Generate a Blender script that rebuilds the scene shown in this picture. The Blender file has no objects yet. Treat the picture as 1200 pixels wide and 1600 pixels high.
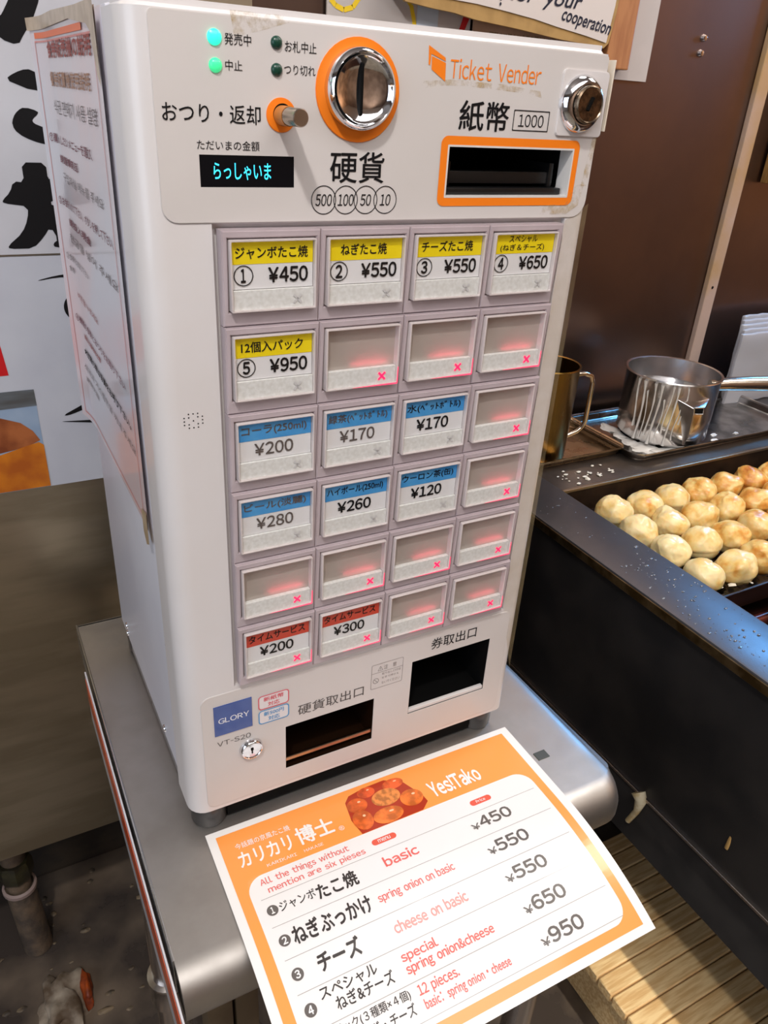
import bpy, bmesh, math, random
from mathutils import Vector, Matrix, noise
random.seed(7)
SC = bpy.context.scene
COL = SC.collection
# ------------------------------------------------------------------ camera
cam_d = bpy.data.cameras.new('camera'); cam = bpy.data.objects.new('camera', cam_d); COL.objects.link(cam)
cam_d.sensor_fit = 'HORIZONTAL'; cam_d.sensor_width = 36.0; cam_d.lens = 1196.33 / 1200 * 36
cam_d.clip_start = 0.01; cam_d.clip_end = 50
Rr = (0.8821315726850372, -0.4677323699484617, 0.05541045546301088)
Rd = (-0.1800536641210254, -0.4435851993727107, -0.8779594802347455)
Rf = (0.43522932634280964, 0.7644989215164837, -0.4755174365796866)
M = Matrix.Identity(4)
for i in range(3):
    M[i][0] = Rr[i]; M[i][1] = -Rd[i]; M[i][2] = -Rf[i]
M[0][3], M[1][3], M[2][3] = -0.09375, -0.46571, 0.56081
cam.matrix_world = M
SC.camera = cam
# ------------------------------------------------------------------ world, lamps, exposure
w = bpy.data.worlds.new('room_air'); SC.world = w; w.use_nodes = True
w.node_tree.nodes['Background'].inputs[0].default_value = (1.0, 0.93, 0.88, 1)
w.node_tree.nodes['Background'].inputs[1].default_value = 0.25
def area(name, loc, target, size, power, col, sizey=None):
    l = bpy.data.lights.new(name, 'AREA'); l.energy = power; l.color = col; l.size = size
    if sizey: l.shape = 'RECTANGLE'; l.size_y = sizey
    o = bpy.data.objects.new(name, l); COL.objects.link(o); o.location = loc
    o.rotation_euler = (Vector(target) - Vector(loc)).to_track_quat('-Z', 'Y').to_euler()
    return o
area('spot_lamp', (-0.42, -0.72, 1.62), (0.2, 0.1, 0.2), 0.07, 11.5, (1.0, 0.96, 0.93))
area('ceiling_lamp', (0.3, -1.2, 1.72), (0.3, -1.2, 0), 1.8, 20, (1.0, 0.97, 0.95), 1.0)
area('front_wall_fill', (0.6, -2.0, 1.5), (0.9, -2.6, 0.3), 1.2, 12, (1.0, 0.92, 0.84), 0.5)  # fill added to brighten the unseen front wall and its bounce
area('cool_left_fill', (-1.9, -0.9, 0.7), (0.1, 0.2, 0.1), 1.4, 17, (0.76, 0.86, 1.0), 1.4)  # bluish fill added from the left for the machine's side
area('griddle_fill', (1.5, -0.1, 1.6), (1.3, 0.2, 0.0), 0.5, 12, (1.0, 0.93, 0.84))  # warm fill added over the griddle for bounce and brighter pan steel
area('right_wall_fill', (2.3, -1.0, 1.5), (3.0, -1.0, 0.2), 0.8, 22, (1.0, 0.80, 0.60), 0.5)  # warm fill added to brighten the right wall that the backdrop reflects
area('sign_lamp', (1.74, 0.56, 0.82), (0.7, -0.1, 0.0), 0.42, 8.0, (0.12, 0.46, 1.0), 0.28)
area('back_lamp', (0.75, 0.15, 1.6), (0.5, 0.45, 0.5), 0.3, 3.5, (1.0, 0.95, 0.9))
dl = bpy.data.lights.new('duckboard_fill', 'SPOT'); dl.energy = 150; dl.color = (1.0, 0.93, 0.8); dl.spot_size = 0.30; dl.spot_blend = 0.35; dl.shadow_soft_size = 0.03  # narrow spot added out of view to brighten the duckboard
do = bpy.data.objects.new('duckboard_fill', dl); COL.objects.link(do); do.location = (0.36, -1.0, 1.6)
do.rotation_euler = (Vector((0.72, -0.22, -0.6)) - do.location).to_track_quat('-Z', 'Y').to_euler()
SC.view_settings.view_transform = 'Standard'; SC.view_settings.look = 'None'
SC.view_settings.gamma = 1; SC.view_settings.use_curve_mapping = False
SC.view_settings.exposure = 0.12
# ------------------------------------------------------------------ helpers
def lin(c):
    return tuple(((v / 255) / 12.92 if v / 255 <= 0.04045 else ((v / 255 + 0.055) / 1.055) ** 2.4) for v in c)
MATS = {}
def mat(name, rgb, rough=0.5, metal=0.0, rgb2=None, nscale=30, ndet=6, lo=0.4, hi=0.6, bump=0.0, bscale=200, coat=0.0,
        emis=None, estr=0.0, aniso=None, rvar=0.0, rand=False, spec=0.5, sss=0.0, ior=None):
    if name in MATS: return MATS[name]
    m = bpy.data.materials.new(name); m.use_nodes = True; nt = m.node_tree; N = nt.nodes; L = nt.links
    b = N['Principled BSDF']
    b.inputs['Base Color'].default_value = (*lin(rgb), 1); b.inputs['Roughness'].default_value = rough
    b.inputs['Metallic'].default_value = metal; b.inputs['Coat Weight'].default_value = coat
    b.inputs['Coat Roughness'].default_value = 0.08; b.inputs['Specular IOR Level'].default_value = spec
    if sss:
        b.inputs['Subsurface Weight'].default_value = sss; b.inputs['Subsurface Scale'].default_value = 0.006
    tc = N.new('ShaderNodeTexCoord')
    mp = N.new('ShaderNodeMapping'); L.new(tc.outputs['Object'], mp.inputs[0])
    if aniso: mp.inputs['Scale'].default_value = aniso
    if rgb2 or rvar or bump:
        n = N.new('ShaderNodeTexNoise'); n.inputs['Scale'].default_value = nscale; n.inputs['Detail'].default_value = ndet
        L.new(mp.outputs[0], n.inputs['Vector'])
        if rand:
            oi = N.new('ShaderNodeObjectInfo'); ad = N.new('ShaderNodeVectorMath'); ad.operation = 'ADD'
            L.new(mp.outputs[0], ad.inputs[0]); cx = N.new('ShaderNodeCombineXYZ')
            ml = N.new('ShaderNodeMath'); ml.operation = 'MULTIPLY'; ml.inputs[1].default_value = 37
            L.new(oi.outputs['Random'], ml.inputs[0]); L.new(ml.outputs[0], cx.inputs[0]); L.new(ml.outputs[0], cx.inputs[2])
            L.new(cx.outputs[0], ad.inputs[1]); L.new(ad.outputs[0], n.inputs['Vector'])
    if rgb2:
        r = N.new('ShaderNodeMapRange'); r.inputs['From Min'].default_value = lo; r.inputs['From Max'].default_value = hi
        L.new(n.outputs['Fac'], r.inputs['Value'])
        mx = N.new('ShaderNodeMix'); mx.data_type = 'RGBA'; L.new(r.outputs[0], mx.inputs[0])
        mx.inputs[6].default_value = (*lin(rgb), 1); mx.inputs[7].default_value = (*lin(rgb2), 1)
        L.new(mx.outputs[2], b.inputs['Base Color'])
    if rvar:
        r2 = N.new('ShaderNodeMapRange'); r2.inputs['To Min'].default_value = max(rough - rvar, 0.02)
        r2.inputs['To Max'].default_value = rough + rvar; r2.inputs['From Min'].default_value = 0.3; r2.inputs['From Max'].default_value = 0.7
        L.new(n.outputs['Fac'], r2.inputs['Value']); L.new(r2.outputs[0], b.inputs['Roughness'])
    if bump:
        n2 = N.new('ShaderNodeTexNoise'); n2.inputs['Scale'].default_value = bscale; n2.inputs['Detail'].default_value = 3
        L.new(mp.outputs[0], n2.inputs['Vector'])
        bp = N.new('ShaderNodeBump'); bp.inputs['Strength'].default_value = bump; bp.inputs['Distance'].default_value = 0.001
        L.new(n2.outputs['Fac'], bp.inputs['Height']); L.new(bp.outputs[0], b.inputs['Normal'])
    if emis:
        b.inputs['Emission Color'].default_value = (*lin(emis), 1); b.inputs['Emission Strength'].default_value = estr
    MATS[name] = m
    return m
def clear_mat(name, tint=(255, 255, 255), base=0.06, rough=0.05, frost=0.0, frostcol=(220, 215, 215)):
    if name in MATS: return MATS[name]
    m = bpy.data.materials.new(name); m.use_nodes = True; nt = m.node_tree; N = nt.nodes; L = nt.links
    N.remove(N['Principled BSDF']); out = N['Material Output']
    t = N.new('ShaderNodeBsdfTransparent'); t.inputs[0].default_value = (*lin(tint), 1)
    g = N.new('ShaderNodeBsdfGlossy'); g.inputs['Roughness'].default_value = rough
    fr = N.new('ShaderNodeFresnel'); fr.inputs[0].default_value = 1.45
    a = N.new('ShaderNodeMath'); a.operation = 'ADD'; a.inputs[1].default_value = base - 0.04; a.use_clamp = True
    L.new(fr.outputs[0], a.inputs[0])
    ge = N.new('ShaderNodeNewGeometry'); iv = N.new('ShaderNodeMath'); iv.operation = 'SUBTRACT'; iv.inputs[0].default_value = 1; L.new(ge.outputs['Backfacing'], iv.inputs[1])
    am = N.new('ShaderNodeMath'); am.operation = 'MULTIPLY'; L.new(a.outputs[0], am.inputs[0]); L.new(iv.outputs[0], am.inputs[1]); a = am
    mx = N.new('ShaderNodeMixShader'); L.new(a.outputs[0], mx.inputs[0])
    L.new(t.outputs[0], mx.inputs[1]); L.new(g.outputs[0], mx.inputs[2]); last = mx
    if frost:
        d = N.new('ShaderNodeBsdfDiffuse'); d.inputs[0].default_value = (*lin(frostcol), 1)
        m2 = N.new('ShaderNodeMixShader'); m2.inputs[0].default_value = frost
        L.new(mx.outputs[0], m2.inputs[1]); L.new(d.outputs[0], m2.inputs[2]); last = m2
    L.new(last.outputs[0], out.inputs[0]); MATS[name] = m
    return m
def patch_mat(name, rgb, scale, lo, hi, rough=0.6, amax=0.9, aniso=None, edge=0.0):
    """a stain or a film of residue: colour with a noise-shaped opacity of its own"""
    if name in MATS: return MATS[name]
    m = mat(name, rgb, rough, bump=0.4, bscale=900); nt = m.node_tree; N = nt.nodes; L = nt.links; b = N['Principled BSDF']
    tc = N.new('ShaderNodeTexCoord'); mp = N.new('ShaderNodeMapping'); L.new(tc.outputs['Object'], mp.inputs[0])
    if aniso: mp.inputs['Scale'].default_value = aniso
    n = N.new('ShaderNodeTexNoise'); n.inputs['Scale'].default_value = scale; n.inputs['Detail'].default_value = 8; n.inputs['Roughness'].default_value = .65
    L.new(mp.outputs[0], n.inputs['Vector'])
    r = N.new('ShaderNodeMapRange'); r.inputs['From Min'].default_value = lo; r.inputs['From Max'].default_value = hi; r.inputs['To Max'].default_value = amax
    L.new(n.outputs['Fac'], r.inputs['Value']); L.new(r.outputs[0], b.inputs['Alpha'])
    return m
def smooth(me, ang=35):
    me.shade_smooth(); me.set_sharp_from_angle(angle=math.radians(ang))
def obj(name, bm, m, parent=None, sm=None, label=None, kind=None):
    me = bpy.data.meshes.new(name)
    if isinstance(bm, bpy.types.Mesh): me = bm
    else: bm.to_mesh(me); bm.free()
    if m is not None and not me.materials: me.materials.append(m)
    if sm: smooth(me, sm)
    o = bpy.data.objects.new(name, me); COL.objects.link(o)
    if parent: o.parent = parent
    if label: o['label'] = label
    if kind: o['kind'] = kind
    return o
def tag(o, label, cat, group=None, kind=None):
    if label: o['label'] = label
    if cat: o['category'] = cat
    if group: o['group'] = group
    if kind: o['kind'] = kind
    return o
def empty(name, label, cat, loc=(0, 0, 0), group=None):
    o = bpy.data.objects.new(name, None); COL.objects.link(o); o.location = loc; o.empty_display_size = .02
    return tag(o, label, cat, group)
def box(x0, x1, y0, y1, z0, z1, bev=0.0, seg=2, bm=None):
    nb = bmesh.new()
    v = [nb.verts.new((x, y, z)) for x in (x0, x1) for y in (y0, y1) for z in (z0, z1)]
    for f in ((0, 1, 3, 2), (4, 6, 7, 5), (0, 4, 5, 1), (2, 3, 7, 6), (0, 2, 6, 4), (1, 5, 7, 3)): nb.faces.new([v[i] for i in f])
    bmesh.ops.recalc_face_normals(nb, faces=nb.faces)
    if bev: bmesh.ops.bevel(nb, geom=nb.edges[:], offset=bev, segments=seg, affect='EDGES', profile=.6)
    if bm is None: return nb
    join(bm, nb); return bm
def join(bm, nb):
    me = bpy.data.meshes.new('t'); nb.to_mesh(me); nb.free(); bm.from_mesh(me); bpy.data.meshes.remove(me); return bm
def xf(bm, M_):
    bmesh.ops.transform(bm, matrix=M_, verts=bm.verts[:]); return bm
def lathe(prof, seg=32, center=(0, 0, 0), axis='z'):
    bm = bmesh.new(); rings = []
    for r, h in prof:
        if r < 1e-6: rings.append([bm.verts.new((0, 0, h))])
        else: rings.append([bm.verts.new((r * math.cos(2 * math.pi * k / seg), r * math.sin(2 * math.pi * k / seg), h)) for k in range(seg)])
    for a, b in zip(rings, rings[1:]):
        for k in range(seg):
            k2 = (k + 1) % seg
            if len(a) == 1 and len(b) == 1: continue
            if len(a) == 1: bm.faces.new((a[0], b[k], b[k2]))
            elif len(b) == 1: bm.faces.new((a[k], a[k2], b[0]))
            else: bm.faces.new((a[k], a[k2], b[k2], b[k]))
    bmesh.ops.recalc_face_normals(bm, faces=bm.faces)
    if axis == '-y': xf(bm, Matrix.Rotation(math.pi / 2, 4, 'X'))   # local z -> -y
    if axis == 'x': xf(bm, Matrix.Rotation(math.pi / 2, 4, 'Y'))
    xf(bm, Matrix.Translation(center)); return bm
def tube(pts, r, seg=12, bm=None, caps=True):
    nb = bmesh.new(); pts = [Vector(p) for p in pts]; rings = []
    rs = r if isinstance(r, (list, tuple)) else [r] * len(pts)
    up = None
    for i, p in enumerate(pts):
        d = (pts[min(i + 1, len(pts) - 1)] - pts[max(i - 1, 0)]).normalized()
        if up is None: up = d.orthogonal().normalized()
        up = (up - d * up.dot(d)).normalized(); s = d.cross(up)
        rings.append([nb.verts.new(p + (up * math.cos(2 * math.pi * k / seg) + s * math.sin(2 * math.pi * k / seg)) * rs[i]) for k in range(seg)])
    for a, b in zip(rings, rings[1:]):
        for k in range(seg): nb.faces.new((a[k], a[(k + 1) % seg], b[(k + 1) % seg], b[k]))
    if caps: nb.faces.new(rings[0][::-1]); nb.faces.new(rings[-1])
    bmesh.ops.recalc_face_normals(nb, faces=nb.faces)
    if bm is None: return nb
    join(bm, nb); return bm
def rr(x0, x1, z0, z1, r, n=6):
    """outline of a rounded rectangle; r may be four radii (x1z1, x0z1, x0z0, x1z0)"""
    R4 = r if isinstance(r, (list, tuple)) else [r] * 4; o = []
    for (cx, cz, sx, sz, a0), q in zip(((x1, z1, -1, -1, 0), (x0, z1, 1, -1, 90), (x0, z0, 1, 1, 180), (x1, z0, -1, 1, 270)), R4):
        if q < 1e-6: o.append((cx, cz)); continue
        for k in range(n + 1):
            a = math.radians(a0 + 90 * k / n); o.append((cx + sx * q + q * math.cos(a), cz + sz * q + q * math.sin(a)))
    return o
def circ(cx, cz, rx, rz=None, n=40):
    rz = rz or rx
    return [(cx + rx * math.cos(2 * math.pi * k / n), cz + rz * math.sin(2 * math.pi * k / n)) for k in range(n)]
# a "sheet" is flat artwork in 2D: bmesh with z = layer; mapped onto a plane or a bent board afterwards
def S_poly(outline, bm=None):
    bm = bm or bmesh.new()
    f = bm.faces.new([bm.verts.new((p[0], p[1], 0)) for p in outline])
    if f.calc_area() and f.normal.z < 0: f.normal_flip()
    f.normal_update()
    if f.normal.z < 0: f.normal_flip()
    return bm
def S_ring(o1, o2, bm=None):
    bm = bm or bmesh.new(); n = len(o1)
    a = [bm.verts.new((*p, 0)) for p in o1]; b = [bm.verts.new((*p, 0)) for p in o2]
    for k in range(n):
        f = bm.faces.new((a[k], a[(k + 1) % n], b[(k + 1) % n], b[k])); f.normal_update()
        if f.normal.z < 0: f.normal_flip()
    return bm
def scale_o(o, d):
    cx = (min(p[0] for p in o) + max(p[0] for p in o)) / 2; cz = (min(p[1] for p in o) + max(p[1] for p in o)) / 2
    W = max(p[0] for p in o) - cx; H = max(p[1] for p in o) - cz
    return [(cx + (p[0] - cx) * (W + d) / W, cz + (p[1] - cz) * (H + d) / H) for p in o]
def S_line(pts, wd, bm=None):
    bm = bm or bmesh.new()
    for (a, b) in zip(pts, pts[1:]):
        d = Vector((b[0] - a[0], b[1] - a[1])); n = Vector((-d.y, d.x)).normalized() * wd / 2
        S_poly([(a[0] - n.x, a[1] - n.y), (b[0] - n.x, b[1] - n.y), (b[0] + n.x, b[1] + n.y), (a[0] + n.x, a[1] + n.y)], bm)
    return bm
TXT = {}
def glyphs(s):
    """geometry of a plain latin string set glyph by glyph in the wide gothic face"""
    vs, fs, pen = [], [], 0.0
    for ch in s:
        if ch == ' ': pen += .42; continue
        wide = '￥' if ch == '¥' else chr(ord(ch) + 0xFEE0)
        a, b = raw(wide, 0)
        if ch == '-': a = [(v[0] * .42, v[1]) for v in a]
        mn = min(v[0] for v in a); mxx = max(v[0] for v in a)
        gap = .085 if not ch.isdigit() else max(.07, (.56 - (mxx - mn)) / 2)
        o = len(vs); pen += gap * .5 if not ch.isdigit() else gap * .6
        vs += [(v[0] - mn + pen, v[1], 0) for v in a]; fs += [tuple(i + o for i in f) for f in b]
        pen += (mxx - mn) + (gap * .5 if not ch.isdigit() else gap * .6)
    return vs, fs
def raw(s, shear):
    key = (s, shear)
    if key not in TXT:
        c = bpy.data.curves.new('lettering', 'FONT'); c.body = s; c.size = 1; c.shear = shear; c.resolution_u = 3
        o = bpy.data.objects.new('lettering', c); COL.objects.link(o)
        bpy.context.view_layer.update()
        dg = bpy.context.evaluated_depsgraph_get(); me = o.evaluated_get(dg).to_mesh()
        vs = [tuple(v.co) for v in me.vertices]; fs = [tuple(p.vertices) for p in me.polygons]
        o.evaluated_get(dg).to_mesh_clear(); bpy.data.objects.remove(o); bpy.data.curves.remove(c)
        TXT[key] = (vs, fs)
    return TXT[key]
def S_text(s, x0, x1, z0, z1, bold=0.0, _n=None, shear=0.0, bm=None, keep=False, rot=0.0):
    """lettering whose ink fills the box x0..x1, z0..z1; keep = only the height is fitted, centred"""
    if all(33 <= ord(ch) < 127 or ch in ' ¥' for ch in s) and not (shear > .2):
        if ('g', s) not in TXT: TXT[('g', s)] = glyphs(s)
        vs, fs = TXT[('g', s)]
        if shear: vs = [(v[0] + v[1] * shear, v[1], 0) for v in vs]
    else: vs, fs = raw(s, shear)
    bm = bm or bmesh.new()
    if not vs: return bm
    mx0 = min(v[0] for v in vs); mx1 = max(v[0] for v in vs); my0 = min(v[1] for v in vs); my1 = max(v[1] for v in vs)
    sx = (x1 - x0) / (mx1 - mx0); sy = (z1 - z0) / (my1 - my0); ox = x0
    if keep: sx = sy; ox = (x0 + x1) / 2 - sx * (mx1 - mx0) / 2
    cr, sr = math.cos(rot), math.sin(rot); c0 = ((x0 + x1) / 2, (z0 + z1) / 2)
    hh = bold * 1.1
    for cz_, (dx_, dy_) in enumerate([(0, 0)] if not bold else [(-hh, 0), (hh, 0), (0, hh), (0, -hh), (hh * .7, hh * .7), (-hh * .7, -hh * .7)]):
      nv = []
      for v in vs:
        px = ox + (v[0] + dx_ * min(1, sy / sx) - mx0) * sx - c0[0]; pz = z0 + (v[1] + dy_ - my0) * sy - c0[1]
        nv.append(bm.verts.new((c0[0] + px * cr - pz * sr, c0[1] + px * sr + pz * cr, cz_ * 8e-6)))
      for f in fs:
        try:
            g = bm.faces.new([nv[i] for i in f]); g.normal_update()
            if g.normal.z < 0: g.normal_flip()
        except ValueError: pass
    return bm
mm = lambda o: [(p[0] / 1000, p[1] / 1000) for p in o]
def front(bm, y=0.0):           # artwork (x, z) onto a plane facing -y
    for v in bm.verts: v.co = Vector((v.co.x, y - v.co.z, v.co.y))
    return bm
def T(s, a, b, c, d, **k): return S_text(s, a / 1000, b / 1000, c / 1000, d / 1000, **k)
def extrude_sheet(o, y0, y1, bev=0.0, hole=None):
    """solid plate: outline in x,z between y0 (front) and y1 (back)"""
    bm = bmesh.new()
    if hole is None:
        f = bm.faces.new([bm.verts.new((p[0], y0, p[1])) for p in o])
        r = bmesh.ops.extrude_face_region(bm, geom=[f]); bmesh.ops.translate(bm, vec=(0, y1 - y0, 0), verts=[e for e in r['geom'] if isinstance(e, bmesh.types.BMVert)])
    else:
        n = len(o); R_ = []
        for oo, yy in ((o, y0), (hole, y0), (hole, y1), (o, y1)): R_.append([bm.verts.new((p[0], yy, p[1])) for p in oo])
        for i in range(4):
            a, b = R_[i], R_[(i + 1) % 4]
            for k in range(n): bm.faces.new((a[k], a[(k + 1) % n], b[(k + 1) % n], b[k]))
    bmesh.ops.recalc_face_normals(bm, faces=bm.faces)
    if bev:
        ed = [e for e in bm.edges if len(e.link_faces) == 2 and abs(e.verts[0].co.y - y0) < 1e-7 and abs(e.verts[1].co.y - y0) < 1e-7 and e.calc_face_angle() > .8]
        bmesh.ops.bevel(bm, geom=ed, offset=bev, segments=2, affect='EDGES')
    return bm
def boolean(o, cutters):
    for c in cutters:
        m_ = o.modifiers.new('cut', 'BOOLEAN'); m_.object = c; m_.operation = 'DIFFERENCE'; m_.solver = 'EXACT'
    bpy.context.view_layer.update(); dg = bpy.context.evaluated_depsgraph_get()
    me = bpy.data.meshes.new_from_object(o.evaluated_get(dg)); o.modifiers.clear(); o.data = me
    for c in cutters: bpy.data.objects.remove(c)
    smooth(me, 30)
def pouch(x0, x1, y0, y1, z0, z1):
    bm = box(x0, x1, y0, y1, z0, z1)
    f = [f for f in bm.faces if f.normal.y < -.9]; bmesh.ops.delete(bm, geom=f, context='FACES')
    bmesh.ops.reverse_faces(bm, faces=bm.faces[:]); return bm
class Words:
    def __init__(s): s.l = []
    def T(s, *a, **k): s.l.append(T(*a, **k)); return s
    def add(s, b): s.l.append(b); return s
    def put(s, name, fn, m, parent, label=None):
        for b in s.l: obj(name, fn(b), m, parent, label=label)
# ------------------------------------------------------------------ materials
cream = mat('cream_enamel', (221, 217, 217), .32, rgb2=(215, 209, 206), nscale=9, lo=.3, hi=.7, coat=.25, rvar=.05)
inset = mat('cream_panel', (213, 207, 204), .38, rgb2=(206, 200, 196), nscale=7, lo=.3, hi=.7, coat=.1)
sidew = mat('white_side_paint', (214, 214, 222), .35, rgb2=(206, 205, 214), nscale=6)
bezel = mat('lilac_grey_plastic', (190, 177, 181), .3, coat=.3, rgb2=(182, 168, 172), nscale=25)
clear = clear_mat('clear_plastic', base=.05)
rimc = clear_mat('clear_edge', base=.35, rough=.15, frost=.55, frostcol=(236, 226, 224))
black = mat('black_plastic', (14, 14, 15), .35)
blackm = mat('black_void', (4, 4, 4), .7, spec=.15)
ink = mat('black_ink', (16, 14, 16), .7, spec=.2)
inkf = mat('faded_ink', (88, 78, 74), .6)
orange = mat('orange_print', (247, 130, 24), .45)
chrome = mat('chrome', (225, 225, 228), .07, 1.0)
steelb = mat('brushed_knob_steel', (185, 172, 158), .28, 1.0, rvar=.08, nscale=60)
cardw = mat('white_card', (226, 224, 224), .5)
cardy = mat('yellow_print', (240, 214, 8), .5)
cardb = mat('blue_print', (54, 142, 208), .5, rgb2=(82, 160, 214), nscale=40)
cardr = mat('red_print', (206, 62, 36), .5, rgb2=(196, 70, 50), nscale=40)
strip = mat('frosted_strip', (228, 228, 225), .5, rgb2=(214, 213, 208), nscale=420, lo=.35, hi=.65)
blank = mat('blank_plate_grey', (186, 176, 168), .4, .1, rgb2=(170, 160, 152), nscale=14, rvar=.1)
lit = mat('lit_cross', (255, 40, 90), .5, emis=(255, 34, 84), estr=1.3)
litedge = mat('lit_acrylic_edge', (255, 90, 120), .4, emis=(255, 50, 96), estr=.75)
offc = mat('unlit_cross', (206, 204, 203), .5)
steel = mat('stainless_top', (186, 182, 178), .48, 1.0, rgb2=(166, 161, 156), nscale=10, ndet=10, rvar=.1, bump=.15, bscale=60)
steelg = mat('stainless_lip', (190, 190, 190), .25, 1.0, rvar=.08)
# ================================================================== ROOM
def struct(name, bm, m, sm=None):
    return obj(name, bm, m, sm=sm, kind='structure')
FZ = -.75
floor_m = mat('wet_dirty_floor', (70, 62, 57), .35, rgb2=(124, 108, 92), nscale=7, ndet=10, lo=.42, hi=.68, bump=1, bscale=25, rvar=.2)
struct('floor', box(-2.2, 3.0, -.55, 1.2, FZ - .05, FZ), floor_m)
struct('floor_front', box(-2.2, 3.0, -2.6, -.55, FZ - .05, FZ), mat('shop_floor_tiles', (150, 142, 128), .5, rgb2=(130, 122, 108), nscale=4))
struct('ceiling', box(-2.2, 3.0, -2.6, 1.2, 1.75, 1.8), mat('ceiling_board', (206, 198, 190), .8, rgb2=(196, 188, 180)))
struct('wall_front', box(-2.2, 3.0, -2.65, -2.6, FZ, 1.75), mat('brown_shop_wall', (150, 124, 104), .7, rgb2=(120, 96, 78), nscale=2))
struct('wall_left', box(-2.25, -2.2, -2.6, 1.2, FZ, 1.75), mat('grey_shop_wall', (176, 172, 172), .7, rgb2=(150, 146, 144), nscale=2))
struct('wall_right', box(3.0, 3.05, -2.6, 1.2, FZ, 1.75), mat('kitchen_wall', (168, 128, 96), .6, rgb2=(130, 96, 70), nscale=2))
struct('wall_back', box(-2.2, 3.0, 1.2, 1.25, FZ, 1.75), mat('dark_back_wall', (40, 34, 30), .7, rgb2=(28, 24, 22), nscale=2))
# steel cabinet behind the table on the left, raised over a dark recess
brownst = mat('stainless_brown_cast', (190, 178, 156), .42, 1.0, rgb2=(168, 156, 134), nscale=5, ndet=8, rvar=.06, aniso=(1, 1, 6), bump=.05, bscale=300)
t = empty('steel_cabinet', 'tall brushed steel cabinet behind the table carrying the shop posters, open recess beneath', 'cabinet', (-.4, .6, -.445))
obj('front_panel', box(-.75, .56, .0, .02, .0, 1.6, .002).copy() if False else xf(box(-1.0, .22, .42, .44, -.445, 1.2, .002), Matrix.Translation((.4, -.6, .445))), brownst, t, 40)
obj('body', xf(box(-.995, .215, .44, .95, -.44, 1.2), Matrix.Translation((.4, -.6, .445))), brownst, t)
obj('bottom_rail', xf(box(-1.0, .22, .45, .475, -.475, -.445, .002), Matrix.Translation((.4, -.6, .445))), mat('grimy_rail', (120, 110, 98), .4, .3, rgb2=(210, 196, 180), nscale=50, lo=.55, hi=.7, bump=1, bscale=90), t)
for lx in (-.95, .12):
    obj('leg', xf(box(lx, lx + .05, .8, .85, FZ, -.44, .003), Matrix.Translation((.4, -.6, .445))), mat('dark_leg', (50, 46, 44), .5, .6), t)
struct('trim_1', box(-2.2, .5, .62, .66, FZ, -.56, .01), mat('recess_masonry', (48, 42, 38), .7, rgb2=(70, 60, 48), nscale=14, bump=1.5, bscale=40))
# backdrop of the griddle: dark stainless sheets with a pale vertical trim
dst = mat('dark_reflective_stainless', (140, 122, 114), .33, 1.0, rgb2=(124, 107, 100), nscale=3, ndet=8, rvar=.05, bump=.04, bscale=200)
t = struct('wall_kitchen', box(.225, 1.236, .62, .64, -.2, 1.4), dst)
obj('steel_panel', box(1.24, 2.6, .622, .642, -.2, 1.4), dst, t)
for z in (.678, .656):
    obj('rivet', lathe([(0, .006), (.004, .005), (.006, .0), (.006, -.002)], 16, (1.083, .62, z), '-y'), chrome, t, 40)
trim_m = mat('pale_trim_strip', (196, 172, 158), .35, .2, rgb2=(186, 150, 90), nscale=4, lo=.5, hi=.65)
tr_ = struct('trim_2', box(1.232, 1.262, .608, .6195, .03, 1.4, .002), trim_m)
obj('screw_hole', lathe([(0, .0005), (.003, .0004), (.003, -.001)], 12, (1.247, .608, .26), '-y'), ink, tr_)
# ================================================================== FLOOR THINGS
pipe_m = mat('corroded_pipe', (92, 82, 74), .45, .3, rgb2=(128, 110, 92), nscale=30, bump=1.2, bscale=120)
t = empty('drain_pipe', 'corroded grey drain pipe with pale collar under the steel cabinet, left edge', 'pipe', (-.184, .50, FZ))
tz = -FZ
obj('upper_tube', tube([(0, 0, tz - .46), (0, -.004, tz - .60)], .019, 20), pipe_m, t, 40)
obj('elbow_nut', lathe([(.001, -.02), (.024, -.02), (.027, -.012), (.027, .012), (.024, .02), (.001, .02)], 8, (0, -.003, tz - .555)), mat('brass_nut', (84, 80, 52), .4, .5, rgb2=(60, 56, 44), nscale=30), t, 40)
obj('lower_tube', tube([(0, -.004, tz - .60), (.006, -.012, .0)], .0225, 20), pipe_m, t, 40)
obj('collar', lathe([(.022, -.005), (.026, -.003), (.026, .003), (.022, .005)], 24, (0, -.004, tz - .60)), mat('pale_sealant', (150, 130, 124), .5), t, 40)
def blob(cx, cy, z, sx, sy, sz, seed, sub=3, amp=.35):
    bm = bmesh.new(); bmesh.ops.create_icosphere(bm, subdivisions=sub, radius=1)
    for v in bm.verts:
        n = noise.noise(v.co * 1.7 + Vector((seed, seed * 2, 0)))
        v.co = v.co * (1 + amp * n); v.co = Vector((v.co.x * sx + cx, v.co.y * sy + cy, max(v.co.z, -.2) * sz + z))
    return bm
tag(obj('paper_scrap', blob(-.155, .355, FZ + .004, .034, .055, .02, 3.3, 4, .8), mat('soggy_paper', (170, 156, 138), .7, rgb2=(96, 78, 60), nscale=22, bump=1.5, bscale=60), sm=60), 'crumpled soggy pale paper scrap on the dirty floor, bottom left', 'paper')
tag(obj('orange_scrap', blob(-.118, .372, FZ + .006, .009, .032, .012, 7.1, 3, .5), mat('orange_wrap', (190, 84, 28), .5, rgb2=(120, 50, 24), nscale=40), sm=60), 'orange wrapper sliver lying beside the soggy paper on the floor', 'wrapper')
for k, (x, y, a, s) in enumerate([(-.06, .52, .4, 3), (-.07, .42, .1, 5), (-.1, .33, 1.2, 9), (.0, .36, .6, 12)]):
    pass
b = bmesh.new()
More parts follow.
